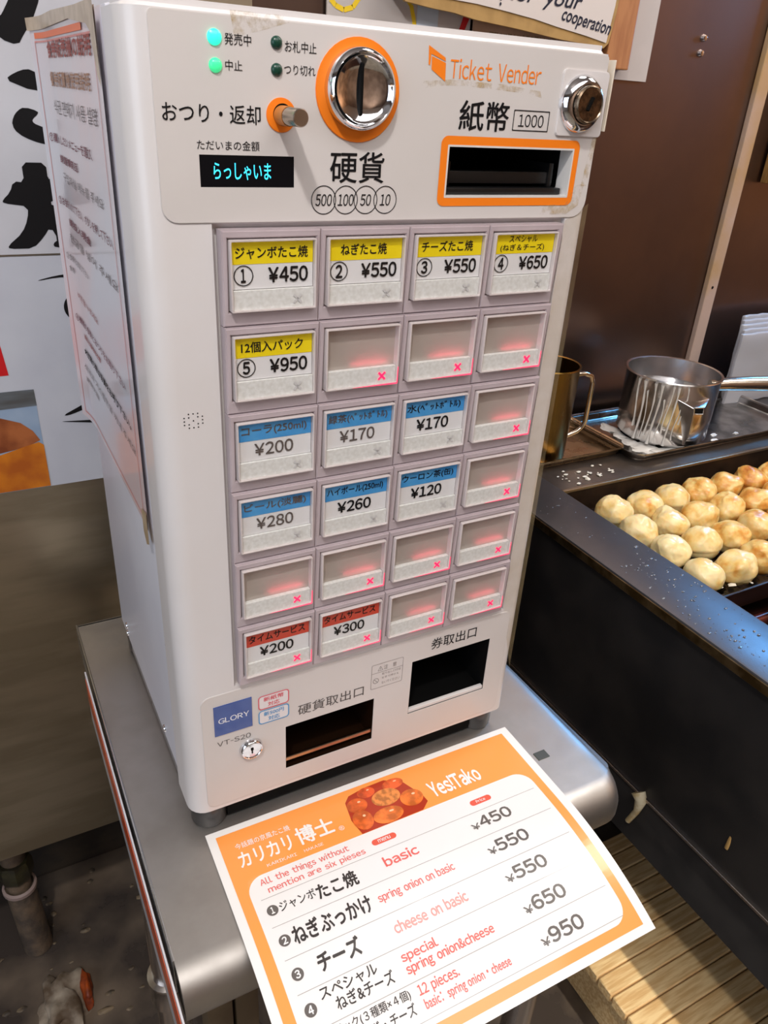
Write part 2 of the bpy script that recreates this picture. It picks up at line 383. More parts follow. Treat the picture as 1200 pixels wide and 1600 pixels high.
for k in range(70):
    x = random.uniform(-.3, .05); y = random.uniform(.1, .6); r = random.uniform(.002, .007)
    join(b, blob(x, y, FZ, r * random.uniform(.6, 2.5), r, r * .5, k, 1))
tag(obj('floor_debris', b, mat('floor_crumbs', (130, 112, 88), .6, rgb2=(70, 60, 50), nscale=60), sm=60, kind='stuff'), 'scattered crumbs and grime on the dark floor under the cabinet', 'debris')
# wooden slatted board beneath the griddle
woodm = mat('pale_wood', (238, 206, 152), .5, rgb2=(214, 172, 116), nscale=16, ndet=9, aniso=(1, 12, 12), rand=True, bump=.3, bscale=120)
t = empty('wooden_duckboard', 'pale wooden slatted duckboard on the floor under the griddle counter', 'duckboard', (.82, -.25, FZ))
slat_mesh = None
for k in range(30):
    y = .38 - k * .031
    if slat_mesh is None:
        o = obj('slat', box(-.245, .245, -.0145, .0145, .130, .150, .002, 1), woodm, t, 40); slat_mesh = o.data
    else:
        o = bpy.data.objects.new('slat', slat_mesh); COL.objects.link(o); o.parent = t
    o.location = (0, y, 0)
for x in (-.19, .19):
    obj('bearer', box(x - .02, x + .02, -.55, .41, .0, .130, .002, 1), woodm, t)
# ================================================================== TABLE
TZ = -.022
t = empty('steel_table', 'stainless steel table with rounded front edge carrying the ticket machine', 'table', (.18, .11, FZ))
off = Matrix.Translation((-.18, -.11, -FZ))
bm = bmesh.new(); prof = [(.356, TZ), (-.100, TZ)]
for k in range(1, 9):
    a = math.radians(90 * k / 8); prof.append((-.100 - .026 * math.sin(a), TZ - .026 + .026 * math.cos(a)))
prof += [(-.126, TZ - .034)]
for k in range(1, 5):
    a = math.radians(90 * k / 4); prof.append((-.126 + .008 * (1 - math.cos(a)), TZ - .034 - .008 * math.sin(a)))
prof += [(-.09, TZ - .042), (-.09, TZ - .040), (-.112, TZ - .0395), (-.1235, TZ - .034), (-.1235, TZ - .026)]
prof += [(-.098, TZ - .0025), (.356, TZ - .0025)]
L_ = []
for tt in [-1] + list(range(0, 91, 15)):
    x = -.043 if tt < 0 else .376 + .026 * math.sin(math.radians(tt)); inx = 0 if tt < 0 else .026 * (1 - math.cos(math.radians(tt)))
    L_.append([bm.verts.new((x, y + inx * max(0, min(1, (-.09 - y) / .02)), z - .35 * inx ** 2 / .026 * (1 if i < 10 or i > 20 else 0))) for i, (y, z) in enumerate(prof)])
for A, B in zip(L_, L_[1:]):
    for k in range(len(prof)): bm.faces.new((A[k], A[(k + 1) % len(prof)], B[(k + 1) % len(prof)], B[k]))
bm.faces.new(L_[0]); bm.faces.new(L_[-1][::-1]); bmesh.ops.recalc_face_normals(bm, faces=bm.faces)
obj('table_top', xf(bm, off), steel, t, 40)
obj('edge_lip', xf(box(-.0445, -.0425, -.10, .356, TZ - .040, TZ + .0015, .0006), off), steelg, t, 40)
obj('side_apron', xf(box(.398, .402, -.085, .356, TZ - .042, TZ - .006, .001), off), steel, t)
obj('rear_apron', xf(box(-.043, .402, .352, .356, TZ - .042, TZ, .001), off), steel, t)
pole_m = mat('round_leg_steel', (190, 184, 180), .25, 1.0, rvar=.1, aniso=(1, 1, .2))
for (x, y) in ((-.024, .085), (.375, -.075), (.375, .33), (.012, .335)):
    lg = obj('leg', xf(tube([(x, y, TZ - .04), (x, y, FZ)], .019, 24), off), pole_m, t, 40)
    obj('collar', xf(lathe([(.019, -.028), (.0235, -.026), (.0235, .010), (.0245, .012), (.0245, .016), (.019, .018)], 24, (x, y, -.345)), off), pole_m, lg, 40)
for (x0, x1) in ((-.018, .006), (.008, .030)):
    obj('front_post', xf(box(x0, x1, -.075, -.05, FZ, TZ - .04, .003), off), mat('tan_post', (112, 96, 74), .45, .3, rgb2=(92, 76, 56), nscale=20), t, 40)
sm_ = obj('slot_insert', xf(box(.338, .352, -.057, -.047, TZ - .0005, TZ + .0008, .0004), off), mat('slot_grey', (70, 74, 72), .5), t)
# strip of orange edged sheet hanging on the table's left side
t = empty('hanging_sheet', 'laminated sheet with an orange stripe hanging down the left side of the table', 'sheet', (-.046, .05, TZ - .05))
o_ = Matrix.Translation((.046, -.05, -(TZ - .05)))
obj('lamination', xf(box(-.0488, -.0472, -.19, .27, TZ - .075, TZ - .003, .0003), o_), mat('laminate_white', (206, 204, 208), .25, coat=.5), t)
obj('orange_stripe', xf(box(-.0492, -.0480, -.19, .27, TZ - .046, TZ - .013), o_), mat('orange_red_print', (214, 84, 34), .35, rgb2=(190, 70, 30), nscale=30, coat=.5), t)
# ================================================================== TICKET MACHINE
t = TM = empty('ticket_machine', 'cream white countertop ticket vending machine standing on the steel table', 'ticket machine', (0, 0, 0))
W, H, D, S = .330, .600, .300, .042
# door shell
bm = bmesh.new(); pr = []
r1, r2 = .016, .010
pr += [(0, S)]
for k in range(7):
    a = math.radians(180 + 90 * k / 6); pr.append((r1 + r1 * math.cos(a), r1 + r1 * math.sin(a)))
for k in range(7):
    a = math.radians(270 + 90 * k / 6); pr.append((W - r2 + r2 * math.cos(a), r2 + r2 * math.sin(a)))
pr += [(W, S)]
f = bm.faces.new([bm.verts.new((x, y, 0)) for x, y in pr]); r = bmesh.ops.extrude_face_region(bm, geom=[f])
bmesh.ops.translate(bm, vec=(0, 0, H), verts=[e for e in r['geom'] if isinstance(e, bmesh.types.BMVert)])
bmesh.ops.recalc_face_normals(bm, faces=bm.faces)
ed = [e for e in bm.edges if abs(e.verts[0].co.z - e.verts[1].co.z) < 1e-6 and max(e.verts[0].co.y, e.verts[1].co.y) < S - 1e-4 or (abs(e.verts[0].co.z - e.verts[1].co.z) < 1e-6 and min(e.verts[0].co.y, e.verts[1].co.y) < S - 1e-4)]
bmesh.ops.bevel(bm, geom=ed, offset=.005, segments=3, affect='EDGES')
door = obj('door_shell', bm, cream, t)
bodyb = box(.002, .328, S + .0015, D, .012, H - .002, .003, 2)
body = obj('body_case', bodyb, sidew, t)
OP = {'bill': (.202, .306, .505, .5355), 'coin': (.0865, .173, .0265, .0765), 'tick': (.211, .298, .0425, .106)}
cut1 = [obj('c', box(a, b, -.03, .12, c, d), None) for a, b, c, d in OP.values()]
cut2 = [obj('c', box(a, b, .0, .12, c, d), None) for a, b, c, d in OP.values()]
gr = [obj('c', box(.043, .309, -.01, .004, .137, .490), None)]
boolean(door, cut1 + gr); boolean(body, cut2)
for k, (a, b, c, d) in OP.items():
    e = -.0003
    obj({'bill': 'bill_slot_housing', 'coin': 'coin_return_tray', 'tick': 'ticket_tray'}[k], pouch(a - e, b + e, -.0004 if k != 'bill' else .012, .115, c - e, d + e), {'bill': black, 'coin': mat('tray_brown_steel', (90, 60, 40), .25, .9), 'tick': blackm}[k], t)
# bill slot mechanism
obj('bill_guide', box(.206, .300, .010, .05, .512, .520, .001), black, t, 40)
obj('bill_guide', box(.203, .304, .004, .05, .5056, .510, .001), black, t, 40)
for x in (.209, .297): obj('guide_rail', box(x - .002, x + .002, .009, .05, .510, .526, .001), black, t, 40)
obj('tray_lip', box(.0865, .173, .001, .0035, .033, .038, .001), mat('lip_steel', (170, 150, 130), .2, 1), t)
obj('tray_lip', box(.211, .298, .000, .004, .0425, .0465, .0008), cream, t)
# base, feet
obj('under_shade_block', box(.034, .296, .010, .054, TZ + .003, .0, .001), blackm, t)  # black block added in place of the shade under the machine front
obj('base_skirt', box(.006, .324, .055, .296, TZ + .004, .014, .001), mat('zinc_skirt', (150, 152, 156), .35, .8, rvar=.1), t)
for (x, y) in ((.020, .016), (.310, .016), (.020, .28), (.31, .28)):
    obj('rubber_foot', lathe([(0, TZ), (.0145, TZ), (.016, TZ + .003), (.0165, .001), (0, .001)], 28, (x, y + .004, 0)), mat('black_rubber', (40, 40, 42), .3), t, 40)
for (y, z) in ((.262, .030), (.262, .020), (.0955, .024)):
    obj('side_screw', xf(lathe([(0, .002), (.003, .0014), (.004, 0), (.004, -.001)], 14), Matrix.Translation((.002, y, z)) @ Matrix.Rotation(-math.pi / 2, 4, 'Y')), chrome, t, 40)
# raised face panels
up = mm([(14, 491), (14, 596)]) ; o1 = rr(.0145, .3255, .4905, .5945, [.003, .003, .009, .012])
def plate_with_holes(name, outline, holes, y0, y1, m):
    o = obj(name, extrude_sheet(outline, y0, y1, .0003), m, t)
    boolean(o, [obj('c', box(a, b, y0 - .01, y1 + .01, c, d), None) for a, b, c, d in holes]); return o
plate_with_holes('upper_panel', o1, [OP['bill'], (.0375, .0945, .510, .527)], -.0008, .0002, inset)
plate_with_holes('lower_panel', rr(.0145, .3185, .0095, .1335, .008), [OP['coin'], OP['tick']], -.0007, .0002, inset)
obj('slot_frame', front(S_ring(rr(.196, .3115, .499, .5415, .005), rr(.2025, .3058, .5047, .5358, .0005)), -.0012), orange, t)
for (a, b, c, d) in (OP['bill'],):
    obj('slot_liner', extrude_sheet(rr(a - .0008, b + .0008, c - .0008, d + .0008, .0005), -.0013, .012, 0, rr(a + .0004, b - .0004, c + .0004, d - .0004, .0003)), mat('white_liner', (216, 212, 208), .4), t)
# LEDs
for (x, z, rad, on) in ((49, 584, 3.9, 2), (49, 571, 3.6, 1), (84, 584, 3.3, 0), (84, 571, 3.3, 0)):
    m = [mat('led_dark', (14, 62, 48), .3), mat('led_green', (60, 225, 150), .3, emis=(70, 235, 150), estr=.55), mat('led_bright', (60, 240, 180), .3, emis=(40, 255, 190), estr=1.05)][on]
    obj('indicator_lamp', lathe([(0, .0022), (rad * .0006, .002), (rad * .001, .0007), (rad * .001, -.0005)], 28, (x / 1000, -.0008, z / 1000), '-y'), m, t, 50, label=['dark green unlit indicator lamp', 'green lit indicator lamp', 'bright green glowing indicator lamp'][on])
# upper lettering
b = Words()
for s, a, bb, c, d, bo in [('発売中', 54.5, 69.5, 581, 586.5, 0), ('中止', 54.5, 64, 569, 574, 0), ('お札中止', 89, 108, 580, 585.5, 0), ('つり切れ', 88.5, 107.5, 569, 574, 0)]:
    b.T(s, a, bb, c, d)
for s, a, bb, c, d, bo in [('おつり・返却', 18.5, 74, 543, 552.5, .004), ('ただいまの金額', 36.5, 73, 529.5, 534.5, 0)]:
    b.T(s, a, bb, c, d, bold=bo)
b.T('硬貨', 118, 155, 513, 530.5, bold=.008); b.T('紙幣', 208, 246.5, 545, 562, bold=.012)
b.T('1000', 255, 276, 548.5, 556)
b.add(S_ring(rr(.2505, .2805, .546, .5585, .0004, 2), rr(.2511, .2799, .5466, .5579, .0004, 2)))
for i, (x, s) in enumerate(((114, '500'), (129, '100'), (143, '50'), (157, '10'))):
    T(s, x - (5.5 if len(s) == 3 else 3.8), x + (5.5 if len(s) == 3 else 3.8), 499.6, 506.4, shear=.15, bold=.004, bm=(cb := bmesh.new()))
    o = circ(x / 1000, .503, .0084)
    if i: o_in = circ(x / 1000, .503, .0079)
    S_ring(circ(x / 1000, .503, .0084), circ(x / 1000, .503, .0079), cb); b.add(cb)
b.put('face_lettering', lambda q: front(q, -.0011), ink, t)
b = bmesh.new(); T('Ticket Vender', 198, 269, 573.5, 584.5, bm=b)
S_poly(mm([(184.2, 584.5), (194.5, 581.5), (195, 571.5), (184.5, 577.5)]), b)
S_poly(mm([(181.6, 590), (194, 584.2), (194.3, 582.3), (183.7, 585.6), (183.4, 579.5), (182.2, 580)]), b)
obj('orange_lettering', front(b, -.0011), orange, t)
# number display
o_ = obj('display', box(.0375, .0945, -.0005, .003, .510, .527), mat('display_black', (6, 8, 14), .35, spec=.25), t)
obj('display_letters', front(T('らっしゃいま', 45.5, 80, 514, 523, bold=.006), -.0006), mat('display_cyan', (60, 220, 250), .4, emis=(60, 215, 250), estr=1.1), o_)
# return lever
obj('lever_ring', extrude_sheet(circ(.0865, .5485, .0090), -.0016, 0, .0003), orange, t, 40)
obj('lever_socket', front(S_poly(circ(.0872, .5488, .0058)), -.0018), blackm, t)
lv = obj('return_lever', lathe([(0, .029), (.0042, .029), (.0047, .0283), (.0047, .0), (0, 0)], 28, (.0868, -.0010, .5484), '-y'), steelb, t, 40)
obj('lever_sleeve', lathe([(.0048, .012), (.0052, .012), (.0052, .0), (.0048, 0)], 28, (.0868, -.0010, .5484), '-y'), mat('orange_sleeve', (186, 120, 60), .4), lv, 40)
# coin inlet
C0 = (.1352, -.0010, .5640)
obj('coin_ring', extrude_sheet(circ(.1352, .5632, .0275), -.0018, 0, .0003), orange, t, 40)
ci = obj('coin_inlet', lathe([(.0222, .0), (.0222, .003), (.0212, .0075), (.0196, .0088), (.0188, .0082), (.0183, .0066), (.016, .0052), (.0105, .0034), (.005, .0026), (0, .0024)], 56, C0, '-y'), chrome, t, 60)
obj('coin_slot', xf(box(-.0009, .0009, -.0015, .0015, -.0135, .0135, .0006), Matrix.Translation((.1352, -.0049, .564))), blackm, ci)
# top right lock
lk = obj('door_lock', lathe([(.0185, 0), (.0180, .0022), (.0160, .0058), (.0130, .0078), (.0122, .0078), (.0122, .0045)], 40, (.3052, -.0010, .5640), '-y'), chrome, t, 60)
obj('lock_cylinder', lathe([(.0118, .004), (.0118, .0105), (.0108, .0115), (.0102, .0108), (0, .0105)], 36, (.3052, -.0010, .5640), '-y'), mat('worn_lock_face', (150, 132, 112), .3, 1, rgb2=(90, 76, 62), nscale=200, rvar=.1), lk, 40)
obj('keyway', xf(box(-.0009, .0009, -.0012, .0012, -.0045, .0045, .0003), Matrix.Translation((.3052, -.0118, .5645)) @ Matrix.Rotation(.4, 4, 'Y')), blackm, lk)
obj('lock_escutcheon', extrude_sheet(rr(.287, .3275, .544, .5845, .003), -.0022, 0, .0004), cream, t)
# speaker holes
b = bmesh.new()
for i in range(-2, 3):
    for j in range(-2, 3):
        if abs(i) + abs(j) in (0, 2, 3) and not (abs(i) == 2 and abs(j) == 1 and False): S_poly(circ(.0245 + i * .0030, .3690 + j * .0024, .0005, n=8), b)
obj('speaker_holes', front(b, -.0002), blackm, t)
# ---------------------------------------------------------------- buttons
BX, BZ, PX, PZ = 46.2, 487.2, 63.9, 57.95
CARDS = {(0, 0): ('y', ['ジャンボたこ焼'], '1', '450'), (1, 0): ('y', ['ねぎたこ焼'], '2', '550'), (2, 0): ('y', ['チーズたこ焼'], '3', '550'),
         (3, 0): ('y', ['スペシャル', '(ねぎ＆チーズ)'], '4', '650'), (0, 1): ('y', ['12個入パック'], '5', '950'),
         (0, 2): ('b', ['コーラ(250ml)'], None, '200'), (1, 2): ('b', ['緑茶(ﾍﾟｯﾄﾎﾞﾄﾙ)'], None, '170'), (2, 2): ('b', ['水(ﾍﾟｯﾄﾎﾞﾄﾙ)'], None, '170'),
         (0, 3): ('b', ['ビール(淡麗)'], None, '280'), (1, 3): ('b', ['ハイボール(250ml)'], None, '260'), (2, 3): ('b', ['ウーロン茶(缶)'], None, '120'),
         (0, 5): ('r', ['タイムサービス'], None, '200'), (1, 5): ('r', ['タイムサービス'], None, '300')}
LIT = {(1, 1), (2, 1), (3, 1), (3, 2), (3, 3)} | {(c, 4) for c in range(4)} | {(c, 5) for c in range(4)}
def tile(w_):
    """bezel tile: a wedge whose top stands proud of the face, with a pocket"""
    bm = bmesh.new(); h = PZ / 1000 - .0005; w1 = w_ - .0004
    yt, yb, yp = -.0075, -.0048, -.0005
    ox = [(0.0, 0), (w1, 0), (w1, -h), (0, -h)]; px0, px1, pz0, pz1 = .0035, .0035 + .057, -.0045, -.0488
    def P(x, z, y): return bm.verts.new((x, y, z))
    yf = lambda z: yt + (yb - yt) * (-z / h)
    inn = [(px0, pz0), (px1, pz0), (px1, pz1), (px0, pz1)]
    A = [P(x, z, yf(z)) for x, z in ox]; B = [P(x, z, yf(z)) for x, z in inn]; Cc = [P(x, z, yp) for x, z in inn]; Dd = [P(x, z, .003) for x, z in ox]
    for k in range(4):
        k2 = (k + 1) % 4
        bm.faces.new((A[k], A[k2], B[k2], B[k])); bm.faces.new((B[k], B[k2], Cc[k2], Cc[k])); bm.faces.new((A[k], Dd[k], Dd[k2], A[k2]))
    bm.faces.new(Cc); bmesh.ops.recalc_face_normals(bm, faces=bm.faces)
    ed = [e for e in bm.edges if all(v in A or v in B for v in e.verts) and not (e.verts[0] in A) != (e.verts[1] in A)]
    bmesh.ops.bevel(bm, geom=ed, offset=.0007, segments=2, affect='EDGES')
    return bm
tile_me = None; shared = {}
def share(key, fn, m, parent, name, loc=(0, 0, 0), sm=None, label=None):
    if key not in shared:
        o = obj(name, fn(), m, parent, sm, label=label); shared[key] = o.data
    else:
        o = bpy.data.objects.new(name, shared[key]); COL.objects.link(o); o.parent = parent
        if label: o['label'] = label
    o.location = loc; return o
def fr(fn, y): return lambda: front(fn(), y)
for r_ in range(6):
    for c_ in range(4):
        x0 = (BX + c_ * PX) / 1000; z0 = (BZ - r_ * PZ) / 1000; key = (c_, r_)
        pw = PX / 1000 if c_ < 3 else .0655
        card = CARDS.get(key); isl = key in LIT
        desc = {'y': 'yellow and white', 'b': 'blue and white', 'r': 'red and white'}
        lab = ('selection button with a %s card priced %s' % (desc[card[0]], card[3]) if card else 'blank grey selection button with a lit red cross')
        bt = share('tile%d' % (c_ == 3), lambda: tile(pw), bezel, TM, 'selection_button', (x0, 0, z0), 30, lab)
        # frame of the key: x .0038..0.0598, z -.0052..-.048 relative to the tile
        kx0, kx1, kz1, kz0 = .0042, .0600, -.0052, -.0480; ks = -.0350   # ks = division card / strip
        share('strip', lambda: box(kx0 + .0012, kx1 - .0012, -.0078, -.004, kz0 + .001, ks, .0003), strip, bt, 'lower_strip')
        if card:
            yb_ = -.0062; y_ = yb_ - .0003
            share('cardw', lambda: box(kx0 + .0014, kx1 - .0014, yb_, yb_ + .001, ks + .0004, kz1 - .0012), cardw, bt, 'menu_card')
            split = kz1 - .0145
            share('band' + card[0], fr(lambda: S_poly([(kx0 + .0014, split), (kx1 - .0014, split), (kx1 - .0014, kz1 - .0012), (kx0 + .0014, kz1 - .0012)]), yb_ - .0002), {'y': cardy, 'b': cardb, 'r': cardr}[card[0]], bt, 'colour_band')
            b = bmesh.new(); a1, a2 = (kx0 + .0035) * 1000, (kx1 - .0045) * 1000
            zt = (kz1 - .0012) * 1000; zs = split * 1000
            nm = card[1]
            if len(nm) == 2:
                T(nm[0], 18, 43, zt - 5.8, zt - .9, bm=b, bold=.004); T(nm[1], 11, 50, zt - 12, zt - 6.8, bm=b, bold=.004)
            else:
                wd = {'ねぎたこ焼': (14, 47), 'チーズたこ焼': (10, 51), '12個入パック': (10, 52)}.get(nm[0], (a1 + .5, a2 - .5))
                T(nm[0], wd[0], wd[1], zs + 3.2, zt - 3.2, bm=b, bold=.014)
            pa = (29, 55) if card[2] else (17, 45)
            T('¥' + card[3], pa[0], pa[1], zs - 11.2, zs - 2.2, bm=b, bold=.024 if key not in ((0, 2), (1, 2), (0, 3)) else .014)
            if card[2]:
                S_ring(circ(.0115 + .0015, split - .0067, .0062), circ(.0115 + .0015, split - .0067, .0056), b)
                T(card[2], 10.8 if card[2] != '1' else 11.4, 15.2 if card[2] != '1' else 14.2, zs - 10.6, zs - 2.8, bm=b, bold=.03)
            obj('card_lettering', front(b, yb_ - .0005), inkf if key in ((0, 2), (1, 2), (0, 3)) else ink, bt)
        else:
            share('blank', lambda: box(kx0 + .001, kx1 - .001, -.0040, -.003, ks, kz1 - .0008), blank, bt, 'blank_plate')
        xc, zc = .0478, (kz0 + ks) / 2
        def cross(): 
            b = bmesh.new(); S_line([(xc - .0026, zc - .0026), (xc + .0026, zc + .0026)], .0015, b); S_line([(xc - .0026, zc + .0026), (xc + .0026, zc - .0026)], .0015, b); return b
        share('cross%d' % isl, fr(cross, -.0082), lit if isl else offc, bt, 'cross_mark')
        # clear key cap: front pane + rim
        share('pane', lambda: box(kx0 + .0006, kx1 - .0006, -.0094, -.0088, kz0 + .0006, kz1 - .0006), clear, bt, 'clear_cover')
        share('rim', lambda: extrude_sheet(rr(kx0, kx1, kz0, kz1, .0008, 3), -.0098, -.003, .0003, rr(kx0 + .0011, kx1 - .0011, kz0 + .0011, kz1 - .0011, .0006, 3)), rimc, bt, 'cover_rim', sm=40)
        if isl:
            def edge():
                b = bmesh.new(); n = 10; xs = [.024 + (.0595 - .024) * k / n for k in range(n + 1)]
                for k in range(n): 
                    h0 = .0011 * (k / n) ** .7 + .0001; h1 = .0011 * ((k + 1) / n) ** .7 + .0001
                    S_poly([(xs[k], kz0 + .0006 - h0 / 2), (xs[k + 1], kz0 + .0006 - h1 / 2), (xs[k + 1], kz0 + .0006 + h1 / 2), (xs[k], kz0 + .0006 + h0 / 2)], b)
                S_poly([(.0591, kz0 + .0006), (.0600, kz0 + .0006), (.0600, kz0 + .0125), (.0593, kz0 + .0125)], b); return b
            share('ledge', fr(edge, -.0100), litedge, bt, 'glowing_edge')
            if card: continue
            l = bpy.data.lights.new('button_lamp', 'AREA'); l.energy = .0010; l.color = (1, .10, .16); l.shape = 'RECTANGLE'; l.size = .028; l.size_y = .0012
            o = bpy.data.objects.new('button_lamp', l); COL.objects.link(o); o.location = (x0 + .0405, -.0082, z0 + ks + .0012); o.rotation_euler = Vector((0, .55, 1)).to_track_quat('-Z', 'Y').to_euler()
# lower panel lettering and stickers
b = Words().T('硬貨取出口', 98, 161.5, 85, 96.5, bold=.003).T('VT-S20', 26, 55, 78.3, 83.5)
b.put('coin_lettering', lambda q: front(q, -.0009), mat('grey_ink', (84, 78, 76), .6), t)
obj('ticket_lettering', front(T('券取出口', 230, 280, 114, 126.5, bold=.004), -.0009), ink, t)
s_ = obj('maker_sticker', box(.0245, .0568, -.0013, -.0006, .0905, .1220, .0002), mat('navy_sticker', (32, 62, 132), .25, rgb2=(42, 76, 150), nscale=10, coat=.6), t)
obj('maker_lettering', front(T('GLORY', 28, 54, 103.5, 109, bold=.012), -.0015), mat('sticker_white', (225, 228, 236), .4), s_)
for (z1_, z0_, colr, s1, s2) in ((.1195, .1045, (222, 90, 104), '新紙幣', '対応'), (.1035, .0885, (70, 150, 205), '新500円', '対応')):
    m = mat('badge_' + ('red' if s2 and z1_ > .11 else 'blue'), colr, .5)
    s_ = obj('badge', front(S_poly(rr(.0622, .0896, z0_, z1_, .0032)), -.0010), mat('badge_white', (228, 222, 222), .4), t)
    b = bmesh.new(); S_ring(rr(.0622, .0896, z0_, z1_, .0032), rr(.0631, .0887, z0_ + .0009, z1_ - .0009, .0025), b)
    S_text(s1, .068 - .001, .0848, z1_ - .0068, z1_ - .0022, bm=b, bold=.012); S_text(s2, .0708, .081, z0_ + .0022, z0_ + .0068, bm=b, bold=.012)
    obj('badge_lettering', front(b, -.0012), m, s_)
b = bmesh.new(); S_ring(rr(.1685, .201, .0880, .1160, .0015), rr(.1689, .2006, .0884, .1156, .0012), b)
S_line(mm([(168.7, 106), (200.8, 106)]), .0004, b); S_ring(circ(.1735, .097, .0030), circ(.1735, .097, .0025), b); S_line(mm([(171.6, 99), (175.4, 95)]), .0005, b)
T('注　意', 181, 194, 108, 113, bm=b); T('取り出し口付近', 179.5, 199, 102, 104.6, bm=b); T('を手で押さえ', 179.5, 197, 97.5, 100, bm=b); T('ないでください', 179.5, 198.5, 91.5, 94.5, bm=b)
S_line(mm([(175, 108), (177.5, 112.8), (180, 108), (175, 108)]), .0004, b); S_line(mm([(177.5, 111), (177.5, 109)]), .0004, b)
obj('caution_label', front(b, -.0009), mat('pale_grey_ink', (140, 132, 130), .6), t)
kl = obj('key_lock', lathe([(.0105, 0), (.0103, .0022), (.0090, .0040), (.0080, .0042), (.0078, .0034), (0, .0034)], 36, (.0548, -.0007, .0655), '-y'), chrome, t, 40)
obj('keyhole', front(S_poly([(.0548 + p[0], .0655 + p[1]) for p in mm([(-1.1, 3), (1.1, 3), (1.3, .6), (.6, 0), (.6, -3.4), (-.6, -3.4), (-.6, 0), (-1.3, .6)])]), -.0044), blackm, kl)
# tape residue and stains
res = patch_mat('glue_residue', (196, 168, 116), 110, .44, .66, amax=.55)
res2 = patch_mat('yellow_grime', (196, 174, 132), 14, .25, .8, amax=.35)
def residue(name, o, m, y, sub=None):
    return obj(name, front(S_poly(mm(o)), y), m, TM)
residue('glue_residue', [(176, 566), (190, 569), (210, 570), (262, 568), (272, 566), (270, 570), (240, 572.5), (200, 573), (180, 571)], res, -.00095)
residue('glue_residue', [(60, 585), (76, 589), (92, 594), (92, 597), (58, 597)], res, -.00095)
residue('glue_residue', [(284, 493), (308, 493), (318, 499), (321, 514), (312, 512), (306, 500), (286, 499)], res, -.0013)
residue('glue_residue', [(318, 512), (323, 512), (326, 545), (322, 545)], res, -.0009)
residue('yellow_grime', [(309, 137), (329, 60), (329, 500), (309, 488)], res2, -.0003)
# white tape at the right corner
obj('tape_scrap', box(.3302, .3312, -.002, .030, .548, .592, .0003), mat('masking_tape', (226, 214, 196), .6), t)
# ================================================================== NOTICE ON THE SIDE
t = empty('side_notice', 'faded laminated multilingual notice taped to the left side of the ticket machine', 'notice', (0, .18, .43))
def side(bm, x=-.0015):
    """artwork u (0 rear .. .262 front), v 0 top .. -.335 bottom, onto the left side of the machine"""
    for v in bm.verts:
        u, q = v.co.x, v.co.y
        bow = -.006 * max(0, 1 - u / .05) ** 2
        v.co = Vector((x + bow - v.co.z, .316 - u - .18, .597 + q - .43))
    return bm
def cutx(bm, n=14):
    for k in range(1, 8): bmesh.ops.bisect_plane(bm, geom=bm.verts[:] + bm.edges[:] + bm.faces[:], plane_co=(.008 * k, 0, 0), plane_no=(1, 0, 0))
    return bm
pap = obj('paper_sheet', side(cutx(S_poly([(0, 0), (.262, 0), (.262, -.335), (0, -.335)])), -.0012), mat('pink_faded_paper', (224, 200, 202), .3, rgb2=(212, 212, 220), nscale=6, coat=.5, lo=.35, hi=.6), t)
b = S_ring(rr(.010, .250, -.329, -.012, .001, 2), rr(.0112, .2488, -.3278, -.0132, .001, 2)); cutx(b)
obj('red_border', side(b, -.0016), mat('faint_red_line', (214, 140, 134), .5), t)
b = S_poly([(.012, -.0065), (.215, -.0065), (.215, -.0105), (.012, -.0105)]); cutx(b)
obj('orange_bar', side(b, -.0018), mat('orange_bar_print', (236, 110, 50), .4), t)
red_i = mat('red_brown_ink', (150, 66, 58), .6); tan_i = mat('faded_tan_ink', (164, 122, 96), .6); gry_i = mat('faded_grey_ink', (112, 104, 104), .6); drk_i = mat('plum_ink', (112, 50, 64), .6)
LN = [('食券販売機の説明', 50, 240, -24, -13, red_i, .03), ('餐券販賣機使用說明', 48, 224, -43, -33, tan_i, .02), ('식권 판매기 사용 설명', 48, 236, -62, -52, gry_i, 0),
      ('①購入したいメニューを選び、', 16, 203, -84, -77, drk_i, .01), ('請選擇商品', 44, 131, -98, -92, drk_i, .02), ('구입하실 메뉴를 주세요', 48, 225, -112, -105, gry_i, 0),
      ('②お金を入れて下さい、ボタンを押して下さい、', 18, 252, -133, -126, drk_i, .005), ('請投入現金', 47, 152, -147, -141, drk_i, .02), ('현금을 넣어 주세요', 41, 250, -161, -154, gry_i, 0),
      ('③食券をお取り下さい', 18, 118, -179, -173, gry_i, 0), ('食券', 22, 42, -189, -184, gry_i, 0), ('버튼을 누르세요', 41, 139, -210, -204, red_i, 0), ('④機械の食券とおつりをお取り下さい', 21, 231, -234, -227, drk_i, .004),
      ('請取出餐券和找零', 48, 128, -245, -240, red_i, .01), ('★故障の際は係員をお呼び下さい。', 38, 237, -262, -255, ink, .02), ('식권과 거스름돈을 꺼내 주세요', 29, 259, -280, -273, gry_i, 0), ('謝謝光臨', 30, 90, -291, -286, gry_i, 0)]
for s, a, c, z0_, z1_, m, bo in LN:
    bb = S_text(s, a / 1000, min(c, 246) / 1000, z0_ / 1000, z1_ / 1000, bold=bo)
    obj('notice_lettering', side(bb, -.0018), m, t)
tapem = mat('brown_tape', (190, 168, 138), .4, rgb2=(168, 144, 112), nscale=60, coat=.4)
obj('tape', side(cutx(S_poly([(-.003, .004), (.10, .005), (.20, .003), (.262, .003), (.264, -.040), (.256, -.034), (.246, -.012), (.235, -.008), (.17, -.003), (.08, -.004), (-.002, -.005)])), -.0022), tapem, t)
obj('tape', side(S_poly([(.246, -.322), (.263, -.318), (.264, -.345), (.254, -.350), (.247, -.342)]), -.0022), tapem, t)
